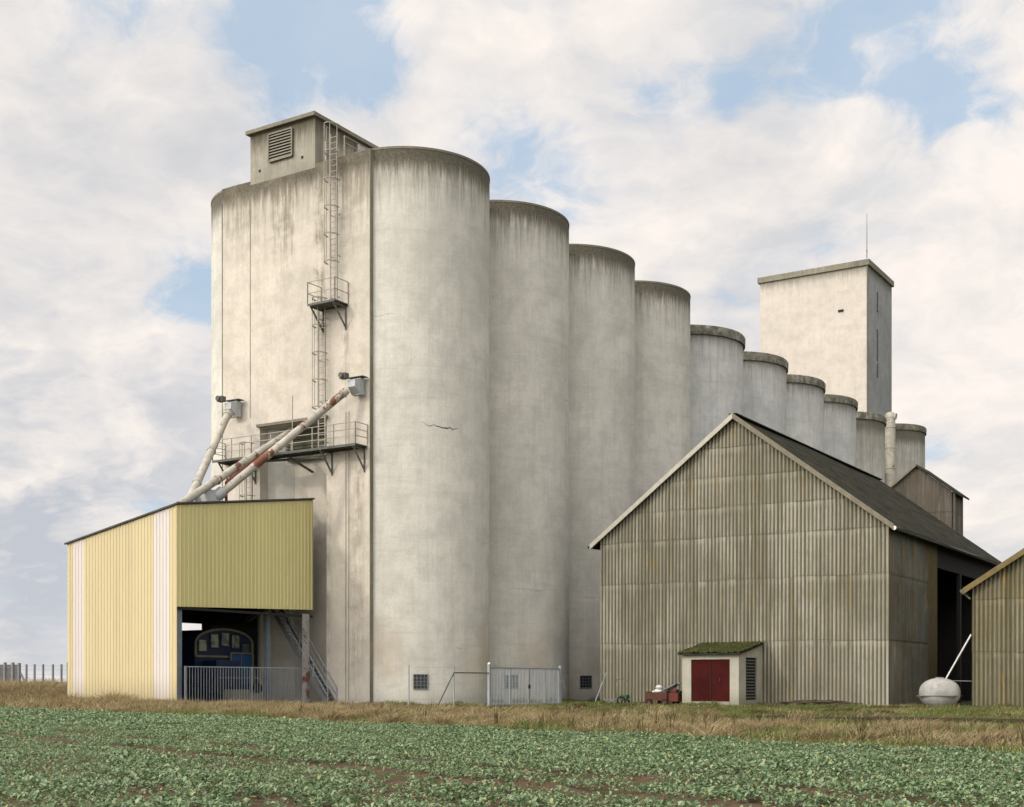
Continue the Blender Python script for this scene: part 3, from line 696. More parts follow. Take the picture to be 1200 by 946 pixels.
# staircase
st_ = thing('steel_staircase', 'open steel staircase climbing leftwards along the wall behind the rusty post', 'staircase', (-44.1, 52.4, 0))
pb, pt = Vector((-44.65,0,0)), Vector((-48.6,0,5.3))
for y in (52.95, 53.70):
    b = MB(); b.bar((pb.x,y,0),(pt.x,y,pt.z),.06,.22); b.build('stringer', 'galv', st_)
n = 24
for k in range(1, n):
    p = pb.lerp(pt, k/n); b = MB(); b.box(p.x-.13,p.x+.13,52.99,53.67,p.z-.02,p.z+.02); b.build('step', 'galv', st_)
for y in (52.95, 53.70):
    b = MB(); 
    for h in (.55, 1.0): b.bar((pb.x,y,h),(pt.x,y,pt.z+h),.045)
    for k in range(5): p = pb.lerp(pt, k/4); b.bar((p.x,y,p.z),(p.x,y,p.z+1.0),.045)
    b.build('handrail', 'gate', st_)
# rail vehicle in the bay
lo = thing('rail_tractor', 'dark blue shunting tractor with an arched cab parked inside the cream shed', 'locomotive', (-50.6, 49.3, 0))
b = MB(); pts = [(47.3,1.2),(51.4,1.2),(51.4,3.3)]+[(49.35+2.05*cos(a),3.3+.72*sin(a)) for a in [pi*k/14 for k in range(1,14)]]+[(47.3,3.3)]
b.prism_yz(pts, -53.0, -48.6); b.build('cab', 'blue', lo)
b = MB()
arc = [(47.3,2.6),(47.3,3.3)]+[(49.35-2.05*cos(a),3.3+.72*sin(a)) for a in [pi*k/16 for k in range(1,16)]]+[(51.4,3.3),(51.4,1.6)]
for p, r_ in zip(arc, arc[1:]): b.bar((-48.56,p[0],p[1]),(-48.56,r_[0],r_[1]),.10,.10)
b.bar((-48.56,47.3,2.6),(-48.56,49.6,2.6),.1); b.build('arch_trim', 'cream_trim', lo)
for y0, y1, z0, z1, m_ in ((47.5,48.1,2.85,3.45,'glass'),(48.35,48.95,3.05,3.75,'glass'),(49.1,49.7,3.15,3.85,'glass'),(49.85,50.45,3.05,3.75,'glass'),(50.6,51.2,2.85,3.3,'glass')):
    b = MB(); b.box(-48.60,-48.56,y0,y1,z0,z1); w_ = b.build('windscreen', m_, lo)
    b = MB()
    for a_, c_ in (((y0,z0),(y1,z0)),((y1,z0),(y1,z1)),((y1,z1),(y0,z1)),((y0,z1),(y0,z0))): b.bar((-48.54,*a_),(-48.54,*c_),.035)
    b.build('window_frame', 'blue', w_)
b = MB(); b.box(-48.6,-48.5,49.75,51.3,1.0,2.75); dr = b.build('door', 'blue_light', lo)
b = MB()
for y in (49.7, 50.5, 51.35): b.bar((-48.46,y,1.0),(-48.46,y,2.8),.07 if y != 50.5 else .03)
b.bar((-48.46,49.7,2.8),(-48.46,51.35,2.8),.07); b.build('door_frame', 'cream_trim', dr)
b = MB(); b.box(-52.6,-47.9,47.5,51.2,.75,1.15); b.build('chassis', 'blue', lo)
b = MB(); b.box(-48.5,-47.6,47.8,49.5,1.151,2.4); b.build('bonnet', 'blue', lo, bevel=.06)
for y in (48.0, 50.7):
    b = MB(); b.tube((-47.9,y,.95),(-47.5,y,.95),.2,16); b.tube((-47.5,y,.95),(-47.44,y,.95),.3,16); b.build('buffer', 'black', lo)
for x in (-49.2,-51.6):
    for y in (47.9, 50.8):
        b = MB(); b.tube((x,y-.1,.45),(x,y+.1,.45),.45,24); b.build('wheel', 'black', lo)
b = MB(); b.box(-47.7,-47.55,48.4,50.6,.55,.85); b.bar((-47.5,47.9,1.5),(-47.5,51.3,1.5),.05); b.build('coupling_beam', 'cream_trim', lo)
b = MB(); b.box(-47.5,-46.9,48.2,49.4,.0,.9); b.box(-47.45,-46.95,49.5,50.6,0,.7); tag(b.build('crate_pair', 'louvre', origin=(-47.2,49.3,0)), 'pale concrete blocks on the ground behind the bay railing', 'blocks')
bpy.data.objects['crate_pair'].name = 'concrete_block'
# ================================================================ TOWER
tw = thing('elevator_tower', 'tall plain cream tower with a flat capped roof rising behind the capped silos', 'tower', (-49.2, 147.2, 0))
b = MB(); b.box(-55.5,-43.0,142.6,151.9,0,47.3); b.build('tower_wall', 'tower', tw)
b = MB(); b.box(-42.996,-42.97,142.6,151.9,0,47.3); b.build('side_wall', 'towerside', tw, label='grey right side of the tower')  # thin plate in a darker grey than the front
b = MB(); b.box(-55.75,-42.75,142.35,152.15,47.3,47.95); b.build('roof_slab', 'slab', tw, bevel=.05)
b = MB(); b.box(-43.05,-42.93,142.45,142.60,0,47.28); b.build('corner_strip', 'decksteel', tw)
for z0, z1 in ((43.0,45.2),(37.5,41.0),(35.6,37.2),(27.2,30.2),(24.4,26.6)):
    b = MB(); b.box(-42.965,-42.93,146.0,146.45,z0,z1); w_ = b.build('slit_window', 'darkglass', tw)
    b = MB(); b.bar((-42.90,146.22,z0),(-42.93,146.22,z1),.08); b.build('mullion', 'galv', w_)
b = MB(); b.box(-46.3,-45.7,142.5,142.6,42.6,42.85); b.build('wall_vent', 'black', tw)
an = MB(); an.tube((-43.2,143.0,48.25),(-43.2,143.0,53.2),.05,8,.02); an.bar((-43.2,142.6,49.0),(-43.2,143.4,49.0),.03)
tag(an.build('antenna', 'decksteel', origin=(-43.2,143.0,48.25)), 'thin antenna mast on the right front corner of the tower roof', 'antenna')
dp = thing('vertical_duct', 'white vertical ventilation duct with a hooded top beside the rust streaked silo', 'duct', (-41.6, 145.3, 0))
b = MB(); b.cyl(-41.3,145.3,.58,0,30.75,24); b.build('pipe', 'duct', dp, smooth=True)
for k in range(13): b = MB(); b.cyl(-41.3,145.3,.64,2+k*2.3,2.1+k*2.3,24); b.build('joint_ring', 'duct', dp)
b = MB(); b.lathe([(.60,30.7),(.62,30.85),(.56,31.1),(.36,31.32),(.02,31.4)],(-41.3,145.3,0),24); b.tube((-41.3,145.3,30.95),(-40.6,145.3,30.8),.36,18); b.build('hood', 'duct', dp, smooth=True)
# ================================================================ BARN
bx0, bx1, bxm, by0, by1 = -35.0, -18.7, -26.85, 65.4, 91.5
ze, za = 9.3, 15.45; sl_ = (za-ze)/(bxm-bx0)
def zroof(x): return za - abs(x-bxm)*sl_
bn = thing('corrugated_barn', 'big weathered corrugated barn with a steep gable facing the field', 'barn', (bxm, 78, 0))
mb = MB(); sheet(mb, (bx0, by0), (bx1, by0), .0, lambda s: zroof(bx0+s)+.02, (0,-1), .209, .075, CRS, 10); mb.build('gable_wall', 'barngable', bn, smooth=True)
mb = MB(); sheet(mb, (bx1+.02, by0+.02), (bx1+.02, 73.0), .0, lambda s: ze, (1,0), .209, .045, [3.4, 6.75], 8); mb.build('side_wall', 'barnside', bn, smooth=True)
b = MB(); b.box(bx1-.25,bx1+.05,73.0,75.0,0,ze-.3); b.build('side_pillar', simple('mossy_brown_pillar', (.11,.085,.03), .9, 0, .6), bn)
b = MB(); b.box(bx1-.3,bx1-.1,75.0,by1,7.8,ze); b.box(bx1-.3,bx1-.1,81,81.4,0,7.8); b.box(bx1-.3,bx1-.1,87,87.4,0,7.8); b.build('open_bay_frame', 'darkint', bn)
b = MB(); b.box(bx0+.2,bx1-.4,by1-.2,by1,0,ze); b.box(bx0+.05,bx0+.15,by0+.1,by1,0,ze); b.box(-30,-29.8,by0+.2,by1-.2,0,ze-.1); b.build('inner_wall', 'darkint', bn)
b = MB(); b.add([(bx0,by1,ze),(bx1,by1,ze),(bxm,by1,za)], [(0,1,2)]); b.build('rear_gable', 'lifthouse', bn)
# corner flashing
b = MB(); b.box(bx1-.06,bx1+.08,by0-.10,by0+.06,0,ze-.1); b.build('corner_flashing', 'barngable', bn)
# roof: two corrugated slopes
def slope(sx, over=.45):
    mb = MB(); xe = bxm+sx*((bx1-bxm)+over); ze_ = zroof(xe)
    y0, y1 = by0-.42, by1+.3; n = int((y1-y0)/.209*6); vs = []
    nrow = 6
    for r_ in range(nrow):
        t0, t1 = r_/nrow, (r_+1)/nrow+.02
        for k in range(n+1):
            y = y0+(y1-y0)*k/n; h = .03*cos(2*pi*y/.209)
            for tt, lift in ((t0, .10), (t1, .118)):
                vs.append((bxm+(xe-bxm)*tt, y, za+(ze_-za)*tt+lift+h + .04*sin(y*.35+tt*2)))
    m_ = 2*(n+1)
    fs = [(r_*m_+2*k, r_*m_+2*k+2, r_*m_+2*k+3, r_*m_+2*k+1) for r_ in range(nrow) for k in range(n)]
    mb.add(vs, fs); mb.build('roof_slope', 'barnroof', bn, smooth=True)
    # underside board
    b = MB(); b.add([(bxm,y0+.05,za+.02),(xe,y0+.05,ze_+.02),(xe,y1-.05,ze_+.02),(bxm,y1-.05,za+.02),(bxm,y0+.05,za+.06),(xe,y0+.05,ze_+.06),(xe,y1-.05,ze_+.06),(bxm,y1-.05,za+.06)],
        [(0,3,2,1),(4,5,6,7),(0,1,5,4),(1,2,6,5),(2,3,7,6),(3,0,4,7)]); b.build('roof_deck', 'darkint', bn)
    b = MB(); b.add([(bxm,y0-.05,za-.12),(xe,y0-.05,ze_-.12),(xe,y0+.04,ze_-.12),(bxm,y0+.04,za-.12),(bxm,y0-.05,za+.17),(xe,y0-.05,ze_+.17),(xe,y0+.04,ze_+.17),(bxm,y0+.04,za+.17)],
        [(0,3,2,1),(4,5,6,7),(0,1,5,4),(1,2,6,5),(2,3,7,6),(3,0,4,7)]); b.build('verge_board', 'timber' if sx > 0 else 'timber_pale', bn)
    return xe, ze_
slope(-1, .5); xe, ze_ = slope(1, .42)
b = MB(); b.box(bxm-.22,bxm+.22,by0-.42,by1+.3,za+.11,za+.165); b.build('ridge_cap', 'barnroof', bn)
b = MB(); b.tube((xe+.06,by0-.4,ze_-.02),(xe+.06,by1+.2,ze_-.02),.09,10); b.build('gutter', 'decksteel', bn)
b = MB(); b.tube((xe+.02,by0-.44,ze_-.02),(xe+.02,by0-.36,ze_-.02),.11,12); b.build('gutter_end', 'white', bn)
# ---- housing behind the barn
lh = thing('lift_housing', 'small dark gabled housing poking above the far end of the barn roof', 'housing', (-24.2, 93.2, 0))
hx0, hx1, hy = -26.6, -21.9, 92.0; zeh, zah = 14.45, 16.3
mb = MB(); sheet(mb, (hx0,hy),(hx1,hy),5,lambda s: zah-abs(hx0+s-(hx0+hx1)/2)*(zah-zeh)/((hx1-hx0)/2),(0,-1),.24,.05,[13.],8); mb.build('gable_wall','lifthouse',lh)
mb = MB(); sheet(mb, (hx1,hy),(hx1,hy+3.1),5,lambda s: zeh,(1,0),.24,.05,(),8); mb.build('side_wall','lifthouse',lh)
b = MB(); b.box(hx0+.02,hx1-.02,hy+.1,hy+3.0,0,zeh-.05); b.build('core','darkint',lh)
for sx in (-1, 1):
    xm = (hx0+hx1)/2; xo = xm+sx*2.75; zo = zah-(2.75)*(zah-zeh)/2.35
    b = MB(); b.add([(xm,hy-.3,zah+.02),(xo,hy-.3,zo+.02),(xo,hy+3.4,zo+.02),(xm,hy+3.4,zah+.02),(xm,hy-.3,zah+.16),(xo,hy-.3,zo+.16),(xo,hy+3.4,zo+.16),(xm,hy+3.4,zah+.16)],
        [(0,3,2,1),(4,5,6,7),(0,1,5,4),(1,2,6,5),(2,3,7,6),(3,0,4,7)]); b.build('roof_slope','timber' if sx<0 else 'barnroof',lh)
b = MB(); b.tube((hx1+.2,hy-.1,zeh-.1),(hx1+.2,hy-.1,9),.07,8); b.build('downpipe','decksteel',lh)
# ---- hut
ht = thing('brick_hut', 'small rendered lean-to hut with a mossy roof and oxblood door against the barn gable', 'hut', (-26.9, 63.8, 0))
h0, h1, hy0, hy1 = -28.5, -25.36, 62.2, 65.28
def lean(y, z0=2.72, z1=3.28): return z0+(z1-z0)*(y-hy0)/(hy1-hy0)
b = MB(); dx0, dx1, dz1 = -28.0, -25.85, 2.45
b.box(h0,dx0,hy0,hy0+.2,0,2.72); b.box(dx1,h1,hy0,hy0+.2,0,2.72); b.box(dx0,dx1,hy0,hy0+.2,dz1,2.72); b.box(dx0,dx1,hy0-.05,hy0+.2,-.1,.28)
b.prism_yz([(hy0+.2,0),(hy1,0),(hy1,lean(hy1)),(hy0+.2,lean(hy0+.2))], h0, h0+.2)
b.prism_yz([(hy0+.2,0),(63.15,0),(63.15,lean(63.15)),(hy0+.2,lean(hy0+.2))], h1-.2, h1)
b.prism_yz([(64.75,0),(hy1,0),(hy1,lean(hy1)),(64.75,lean(64.75))], h1-.2, h1)
b.prism_yz([(63.15,2.55),(64.75,2.55),(64.75,lean(64.75)),(63.15,lean(63.15))], h1-.2, h1); b.box(h1-.2,h1,63.15,64.75,0,.35)
b.build('wall', 'hutwall', ht)
b = MB(); b.box(dx0,dx1,hy0+.07,hy0+.12,.28,dz1); dr = b.build('door', 'reddoor', ht)
b = MB(); b.bar((-26.92,hy0+.06,.3),(-26.92,hy0+.06,dz1-.02),.03); b.build('door_seam', 'black', dr)
b = MB(); b.bar((-26.4,hy0+.03,1.3),(-26.4,hy0+.03,1.5),.04); b.build('handle', 'rust', dr)
b = MB(); b.box(h1-.16,h1-.12,63.15,64.75,.35,2.55); lv = b.build('louvre_door', 'black', ht)
b = MB()
for k in range(13): z = .45+k*.16; b.add([(h1-.1,63.2,z+.08),(h1-.1,64.7,z+.08),(h1-.01,64.7,z),(h1-.01,63.2,z)], [(0,1,2,3)])
b.build('louvre_slats', 'decksteel', lv)
b = MB(); ny_ = 40; nx_ = 80; vs = []
for j in range(ny_+1):
    for i_ in range(nx_+1):
        x = h0-.15+(h1-h0+.35)*i_/nx_; y = hy0-.28+(hy1-hy0+.24)*j/ny_
        vs.append((x, y, lean(y)+.10+.025*cos(2*pi*x/.21)+.09*random.random()))
fs = [(j*(nx_+1)+i_, j*(nx_+1)+i_+1, (j+1)*(nx_+1)+i_+1, (j+1)*(nx_+1)+i_) for j in range(ny_) for i_ in range(nx_)]
b.add(vs, fs); b.build('roof_moss', 'mossroof', ht)
b = MB(); b.prism_yz([(hy0-.25,lean(hy0-.25)),(hy1-.05,lean(hy1-.05)),(hy1-.05,lean(hy1-.05)+.09),(hy0-.25,lean(hy0-.25)+.09)], h0-.13, h1+.18); b.build('roof', 'barnroof', ht)
# ---- right shed
rs = thing('corrugated_shed', 'lichen stained corrugated shed at the right edge, only its left gable half in view', 'shed', (-6.7, 75, 0))
r0, rm, ry = -14.7, -6.7, 66.0
def zrs(x): return 5.95+(8.0-abs(x-rm))*.64
mb = MB(); sheet(mb, (r0,ry),(rm*2-r0,ry),0,lambda s: zrs(r0+s)+.02,(0,-1),.209,.075,[2.7,5.3,7.9],10); mb.build('gable_wall','shedgable',rs,smooth=True)
mb = MB(); sheet(mb, (r0,ry),(r0,ry+22),0,lambda s: 5.95,(-1,0),.209,.05,[2.7],6); mb.build('side_wall','barnside',rs)
for sx in (-1, 1):
    xo = rm+sx*8.4; zo = zrs(xo); za2 = zrs(rm)
    b = MB(); b.add([(rm,ry-.4,za2+.06),(xo,ry-.4,zo+.06),(xo,ry+22,zo+.06),(rm,ry+22,za2+.06),(rm,ry-.4,za2+.16),(xo,ry-.4,zo+.16),(xo,ry+22,zo+.16),(rm,ry+22,za2+.16)],
        [(0,3,2,1),(4,5,6,7),(0,1,5,4),(1,2,6,5),(2,3,7,6),(3,0,4,7)]); b.build('roof_slope','barnroof',rs)
    b = MB(); b.add([(rm,ry-.48,za2-.14),(xo,ry-.48,zo-.14),(xo,ry-.402,zo-.14),(rm,ry-.402,za2-.14),(rm,ry-.48,za2+.16),(xo,ry-.48,zo+.16),(xo,ry-.402,zo+.16),(rm,ry-.402,za2+.16)],
        [(0,3,2,1),(4,5,6,7),(0,1,5,4),(1,2,6,5),(2,3,7,6),(3,0,4,7)]); b.build('verge_board',simple('mossy_board',(.17,.13,.055),.9,0,.5),rs)
b = MB(); b.tube((r0-.42,ry-.5,5.72),(r0-.42,ry+22,5.72),.09,10); b.tube((r0-.42,ry-.2,5.65),(r0-.1,ry-.12,5.35),.05,8); b.build('gutter','decksteel',rs)
# ================================================================ TANK, POLE
tk = thing('storage_tank', 'small white rounded tank on short legs in the gap between barn and right shed', 'tank', (-16.75, 65.6, 0))
b = MB(); cx, cy, cz = -16.2, 65.6, .73
pr = [(1.08*sin(pi*k/20)**.8*.70+.005, -.98*cos(pi*k/20)) for k in range(21)]
b.lathe(pr, (cx,cy,cz), 28, 'x'); b.build('tank_body','tank',tk,smooth=True)
b = MB(); b.tube((cx,cy,1.36),(cx,cy,1.52),.2,18); b.build('filler_cap','tank',tk)
b = MB(); b.box(cx-.93,cx+.93,cy-.765,cy+.765,.58,.62); b.build('tank_strap','decksteel',tk)
for s in (-.55,.55):
    b = MB(); b.box(cx+s-.08,cx+s+.08,cy-.4,cy+.4,0,.16); b.build('foot','decksteel',tk)
b = MB(); b.tube((-16.05,65.9,1.3),(-14.72,65.7,3.6),.04,10); tag(b.build('leaning_pole','white',origin=(-16.05,65.9,1.3)), 'thin white pole leaning from the tank top up to the right shed', 'pole')
b = MB(); b.bar((-15.8,66.1,1.35),(-14.72,66.1,1.33),.03); tag(b.build('pipe','galv',origin=(-16.2,66.1,1.35)), 'thin grey horizontal pipe between the white tank and the right shed', 'pipe')
# ================================================================ CART, CULTIVATOR, STICKS
ct = thing('rusty_cart', 'low rusty red cart loaded with scrap and white sheeting left of the hut', 'cart', (-29.7, 62.6, 0))
b = MB(); x0, x1, y0, y1 = -30.6, -29.35, 62.1, 63.3
for a_ in ((x0,x1,y0,y0+.05,.3,.75),(x0,x1,y1-.05,y1,.3,.75),(x0,x0+.05,y0+.051,y1-.051,.3,.78),(x1-.05,x1,y0+.051,y1-.051,.3,.78),(x0+.051,x1-.051,y0+.051,y1-.051,.3,.35)): b.box(*a_)
b.build('tray','rust',ct)
for y in (62.0,63.4):
    for x in (-30.3,-29.4):
        b = MB(); b.tube((x,y-.07,.2),(x,y+.07,.2),.2,20); w_ = b.build('wheel','black',ct); b = MB(); b.tube((x,y-.085,.2),(x,y+.085,.2),.10,14); b.build('rim','cartred',w_)
b = MB(); b.box(-29.3,-28.75,62.2,62.8,.25,.7); b.box(-29.2,-28.9,62.3,62.7,.701,.9); b.build('engine_cover','cartred',ct,bevel=.05)
b = MB(); b.tube((-28.78,62.45,.72),(-28.6,62.35,.72),.11,12); b.build('headlight','black',ct)
b = MB(); b.bar((-29.9,62.5,.75),(-29.0,62.6,1.2),.35,.05); b.bar((-29.7,62.9,.75),(-28.9,62.8,1.25),.12); b.bar((-30.2,62.6,.75),(-29.4,62.9,.98),.18,.06); tag(b.build('scrap_board','galv',origin=(-29.6,62.6,.7)), 'grey boards and scrap metal sticking out of the rusty cart', 'scrap')
b = MB()
for (x,y,z,r_) in ((-30.0,62.5,.78,.26),(-30.25,62.6,.72,.2),(-29.95,62.45,1.0,.2)):
    b.lathe([(.01,-r_*.7),(r_*.7,-r_*.5),(r_,0),(r_*.7,r_*.5),(.01,r_*.7)], (x,y,z), 10)
tag(b.build('plastic_sheet','bag',smooth=True,origin=(-30.1,62.5,.7)), 'crumpled white plastic sheet heaped on the rusty cart', 'plastic sheet')
cu = thing('hand_cultivator', 'small green cultivator with tall looped handles, left of the rusty cart', 'cultivator', (-32.4, 62.8, 0))
b = MB(); hp_ = [(-32.55,62.6,.3),(-32.6,62.6,1.1),(-32.55,62.6,1.42),(-32.1,62.6,1.45),(-31.85,62.6,1.3),(-31.8,62.6,1.0)]
for p, r_ in zip(hp_, hp_[1:]): b.tube(p, r_, .018, 8)
b.build('handle','decksteel',cu)
b = MB(); b.box(-32.3,-31.9,62.5,62.9,.25,.6); b.build('engine','greenpaint',cu,bevel=.05)
b = MB(); b.bar((-33.4,62.7,.35),(-31.8,62.7,.35),.06); b.bar((-33.4,62.7,.35),(-33.0,62.7,.15),.05); b.bar((-33.0,62.7,.38),(-32.7,62.7,.12),.05); b.build('frame','galv',cu)
for y in (62.45,62.95):
    b = MB(); b.ring((-32.2,y,.26),.23,.04,24,8); b.build('wheel','black',cu)
b = MB()
for k in range(70):
    x = random.uniform(-24.6,-20.2); y = random.uniform(63.6,64.7); a = random.uniform(-.35,.35); L = random.uniform(.5,1.5); z = .03+.38*random.random()*(1-abs(x+22.4)/2.6)+.04
    b.tube((x-L/2*cos(a),y-L/2*sin(a),z),(x+L/2*cos(a),y+L/2*sin(a),z+random.uniform(-.05,.12)),random.uniform(.02,.045),6)
tag(b.build('stick_pile','wood_dark',origin=(-22.4,64,0)), 'low dark pile of sticks and timber scraps at the barn foot right of the hut', 'wood pile')
# ================================================================ GATE + FENCES
GX = -34.4
gt = thing('double_gate', 'grey steel double leaf bar gate in front of the second silo', 'gate', (GX, 56.2, 0))
ya, yb_, ym = 52.8, 59.7, 56.5
for y, w in ((ya,.12),(yb_,.12)):
    b = MB(); b.bar((GX,y,0),(GX,y,2.15),w); b.build('gate_post','gate',gt)
b = MB(); b.tube((GX,ya,2.15),(GX,ya,2.24),.09,12,.03); b.build('post_cap','white',gt)
for s0, s1 in ((ya+.12,ym-.04),(ym+.04,yb_-.12)):
    lf = MB()
    for z in (.15, 1.98): lf.bar((GX,s0,z),(GX,s1,z),.06)
    for y in (s0,s1,(s0+s1)/2): lf.bar((GX,y,.12),(GX,y,2.0),.06)
    l_ = lf.build('gate_leaf','gate',gt)
    b = MB(); n = int((s1-s0)/.135)
    for k in range(1,n): y = s0+(s1-s0)*k/n; b.bar((GX,y,.17),(GX,y,1.96),.028)
    b.build('bars','gate',l_)
b = MB(); b.box(GX+.03,GX+.09,ym-.1,ym+.02,.95,1.15); b.build('lock_box','black',gt)
sf = thing('rail_stay', 'bent tubular stay from the gate post down to the grass on its left', 'brace', (GX, 50.8, 0))
b = MB(); b.tube((GX,ya-.06,1.72),(GX,49.8,1.72),.032,10); b.tube((GX,49.8,1.72),(GX,48.35,.0),.032,10); b.build('stay_tube','decksteel',sf,smooth=True)
def wirefence(name, ys_, x, h, label, m='gate', group=None):
    t = thing(name, label, 'fence', (x, (ys_[0]+ys_[-1])/2, 0))
    for y in ys_:
        b = MB(); b.bar((x,y,0),(x,y,h),.05); b.build('post', m, t)
    b = MB()
    for z in (.5, 1.2, h-.1): b.bar((x,ys_[0],z),(x,ys_[-1],z),.008)
    b.build('wires', m, t)
    return t
wirefence('wire_fence', [46.3,49.8], GX, 2.05, 'thin wire fence posts in the grass in front of the nearest silo')
b = MB(); b.tube((GX,yb_+.1,1.7),(GX,60.3,.9),.03,8); b.tube((GX,64.9,1.8),(GX,63.6,.2),.03,8); b.bar((GX,60.0,1.75),(GX,65,1.75),.01)
tag(b.build('fence_brace','gate',origin=(GX,62,0)), 'pair of thin slanting stays between the gate and the barn corner', 'brace')
# far left fence
def invS(px, Z): X = (px-600)/1524.*Z; return (X*CA - Z*SA, X*SA + Z*CA)
Zl = 108.
lf = thing('post_fence', 'distant concrete post and wire fence on the horizon left of the cream shed', 'fence', (*invS(35, Zl), .0))
pp = []
for px in (31, 40.5, 50.5, 62, 72):
    x, y = invS(px, Zl); pp.append((x, y)); b = MB(); b.bar((x,y,0),(x,y,2.75),.13); b.build('post','fencegrey',lf)
x, y = invS(22.5, Zl); pp.insert(0, (x, y)); b = MB(); b.bar((x,y,0),(x,y,2.85),.2); xb, yb2 = invS(32, Zl); b.bar((x,y,2.2),(xb,yb2,.9),.14); b.build('brace_post','fencegrey',lf)
b = MB(); x9, y9 = invS(86, Zl)
for z in (1.1, 1.5, 1.9, 2.3, 2.6): b.bar((*pp[0],z),(x9,y9,z),.012)
b.build('wires','fencegrey',lf)
pf = thing('slat_fence', 'distant dense grey slat fence at the far left edge', 'fence', (*invS(5, Zl), 0))
b = MB()
for k in range(60):
    px = -40+k*1.02; x, y = invS(px, Zl); b.bar((x,y,0),(x,y,2.72 if k%9 else 2.9),.06 if k%9 else .2)
b.build('slats','fencegrey',pf)
b = MB(); 
for z in (1.2,2.5): b.bar((*invS(-40,Zl),z),(*invS(21,Zl),z),.08)
b.build('rail','fencegrey',pf)
x, y = invS(79.3, 66.3); b = MB(); b.bar((x,y,0),(x,y,2.3),.06); tag(b.build('stake','decksteel',origin=(x,y,0)), 'dark upright stake at the left corner of the cream shed', 'post')
# ================================================================ RAILWAY
def wl(X, Y): return (X*CA-Y*SA, X*SA+Y*CA)
for off, lb in ((0, 'rusty rail lying nearest the field in the grass'), (1.45, 'rusty rail lying on the barn side of the siding in the grass')):
    a0 = Vector((8.2, 43.6)); a1 = Vector((19.7, 33.4)); dd = (a1-a0).normalized(); nn = Vector((-dd.y, dd.x))
    p = a0+nn*off; r_ = a1+nn*off
    b = MB(); pa, pb2 = wl(p.x,p.y), wl(r_.x,r_.y); b.bar((*pa,.15),(*pb2,.15),.06,.04); b.bar((*pa,.08),(*pb2,.08),.02,.10); b.bar((*pa,.04),(*pb2,.04),.13,.03)
    tag(b.build('rail','railrust',origin=(*pa,0)), lb, 'rail', 'rusty siding rails')
# ================================================================ VEGETATION
def fromarr(name, verts, faces_n, m, nper):
    me = bpy.data.meshes.new(name); nv = len(verts); me.vertices.add(nv); me.vertices.foreach_set('co', verts.astype(np.float32).ravel())
    nf = len(faces_n); me.loops.add(nf*nper); me.polygons.add(nf)
    me.loops.foreach_set('vertex_index', faces_n.astype(np.int32).ravel())
    me.polygons.foreach_set('loop_start', np.arange(0, nf*nper, nper, dtype=np.int32))
    me.update(calc_edges=True); me.materials.append(m)
    o = bpy.data.objects.new(name, me); COL.objects.link(o); return o
def inS(X, Y, x0, x1, y0, y1):
    x = X*CA-Y*SA; y = X*SA+Y*CA; return (x > x0)&(x < x1)&(y > y0)&(y < y1)
BLK = [(-54.2,-46.2,43.8,54.5),(-57,-38.6,53.6,150),(-35.1,-18.6,65.3,92),(-28.6,-25.3,62.1,65.4),(-14.8,2,65.9,90),(-30.7,-28.7,62,63.4)]
def free(X, Y):
    k = np.ones(len(X), bool)
    for r_ in BLK: k &= ~inS(X, Y, *r_)
    return k
def vnoise(X, Y, s, seed=0):
    r_ = np.random.default_rng(seed); out = 0; 
    G = r_.random((64, 64))
    x = (X/s) % 63; y = (Y/s) % 63; i = x.astype(int); j = y.astype(int); fx = x-i; fy = y-j
    fx = fx*fx*(3-2*fx); fy = fy*fy*(3-2*fy); i2 = (i+1)%64; j2 = (j+1)%64
    return (G[i,j]*(1-fx)+G[i2,j]*fx)*(1-fy)+(G[i,j2]*(1-fx)+G[i2,j2]*fx)*fy
def blades(name, X, Y, H, wdt, lean, m, label, cat_kind='stuff', bend=None):
    n = len(X); Z0 = gz(X, Y)-.03
    th = RNG.uniform(0, 2*pi, n); la = RNG.uniform(0, 1, n)**.7*lean*H
    base_lean = np.array([.20, -.05])*H[:, None]*lean
    dx = np.cos(th)*la+base_lean[:, 0]; dy = np.sin(th)*la+base_lean[:, 1]
    ph = RNG.uniform(-1.1, 1.1, n); wx = np.cos(ph)*wdt/2; wy = np.sin(ph)*wdt/2
    b0 = np.stack([X-wx, Y-wy, Z0], -1); b1 = np.stack([X+wx, Y+wy, Z0], -1)
    m0 = np.stack([X-wx*.8+dx*.35, Y-wy*.8+dy*.35, Z0+H*.55], -1); m1 = np.stack([X+wx*.8+dx*.35, Y+wy*.8+dy*.35, Z0+H*.55], -1)
    tz = Z0+H*np.clip(1-.35*lean*RNG.random(n), .4, 1)
    t0 = np.stack([X+dx, Y+dy, tz], -1)
    v = np.stack([b0, b1, m1, m0, t0], 1).reshape(-1, 3)
    k = np.arange(n)[:, None]*5
    f = np.concatenate([k+np.array([[0,1,2]]), k+np.array([[0,2,3]]), k+np.array([[3,2,4]])], 0)
    o = fromarr(name, v, f, m, 3); o['kind'] = 'stuff'; o['label'] = label; return o
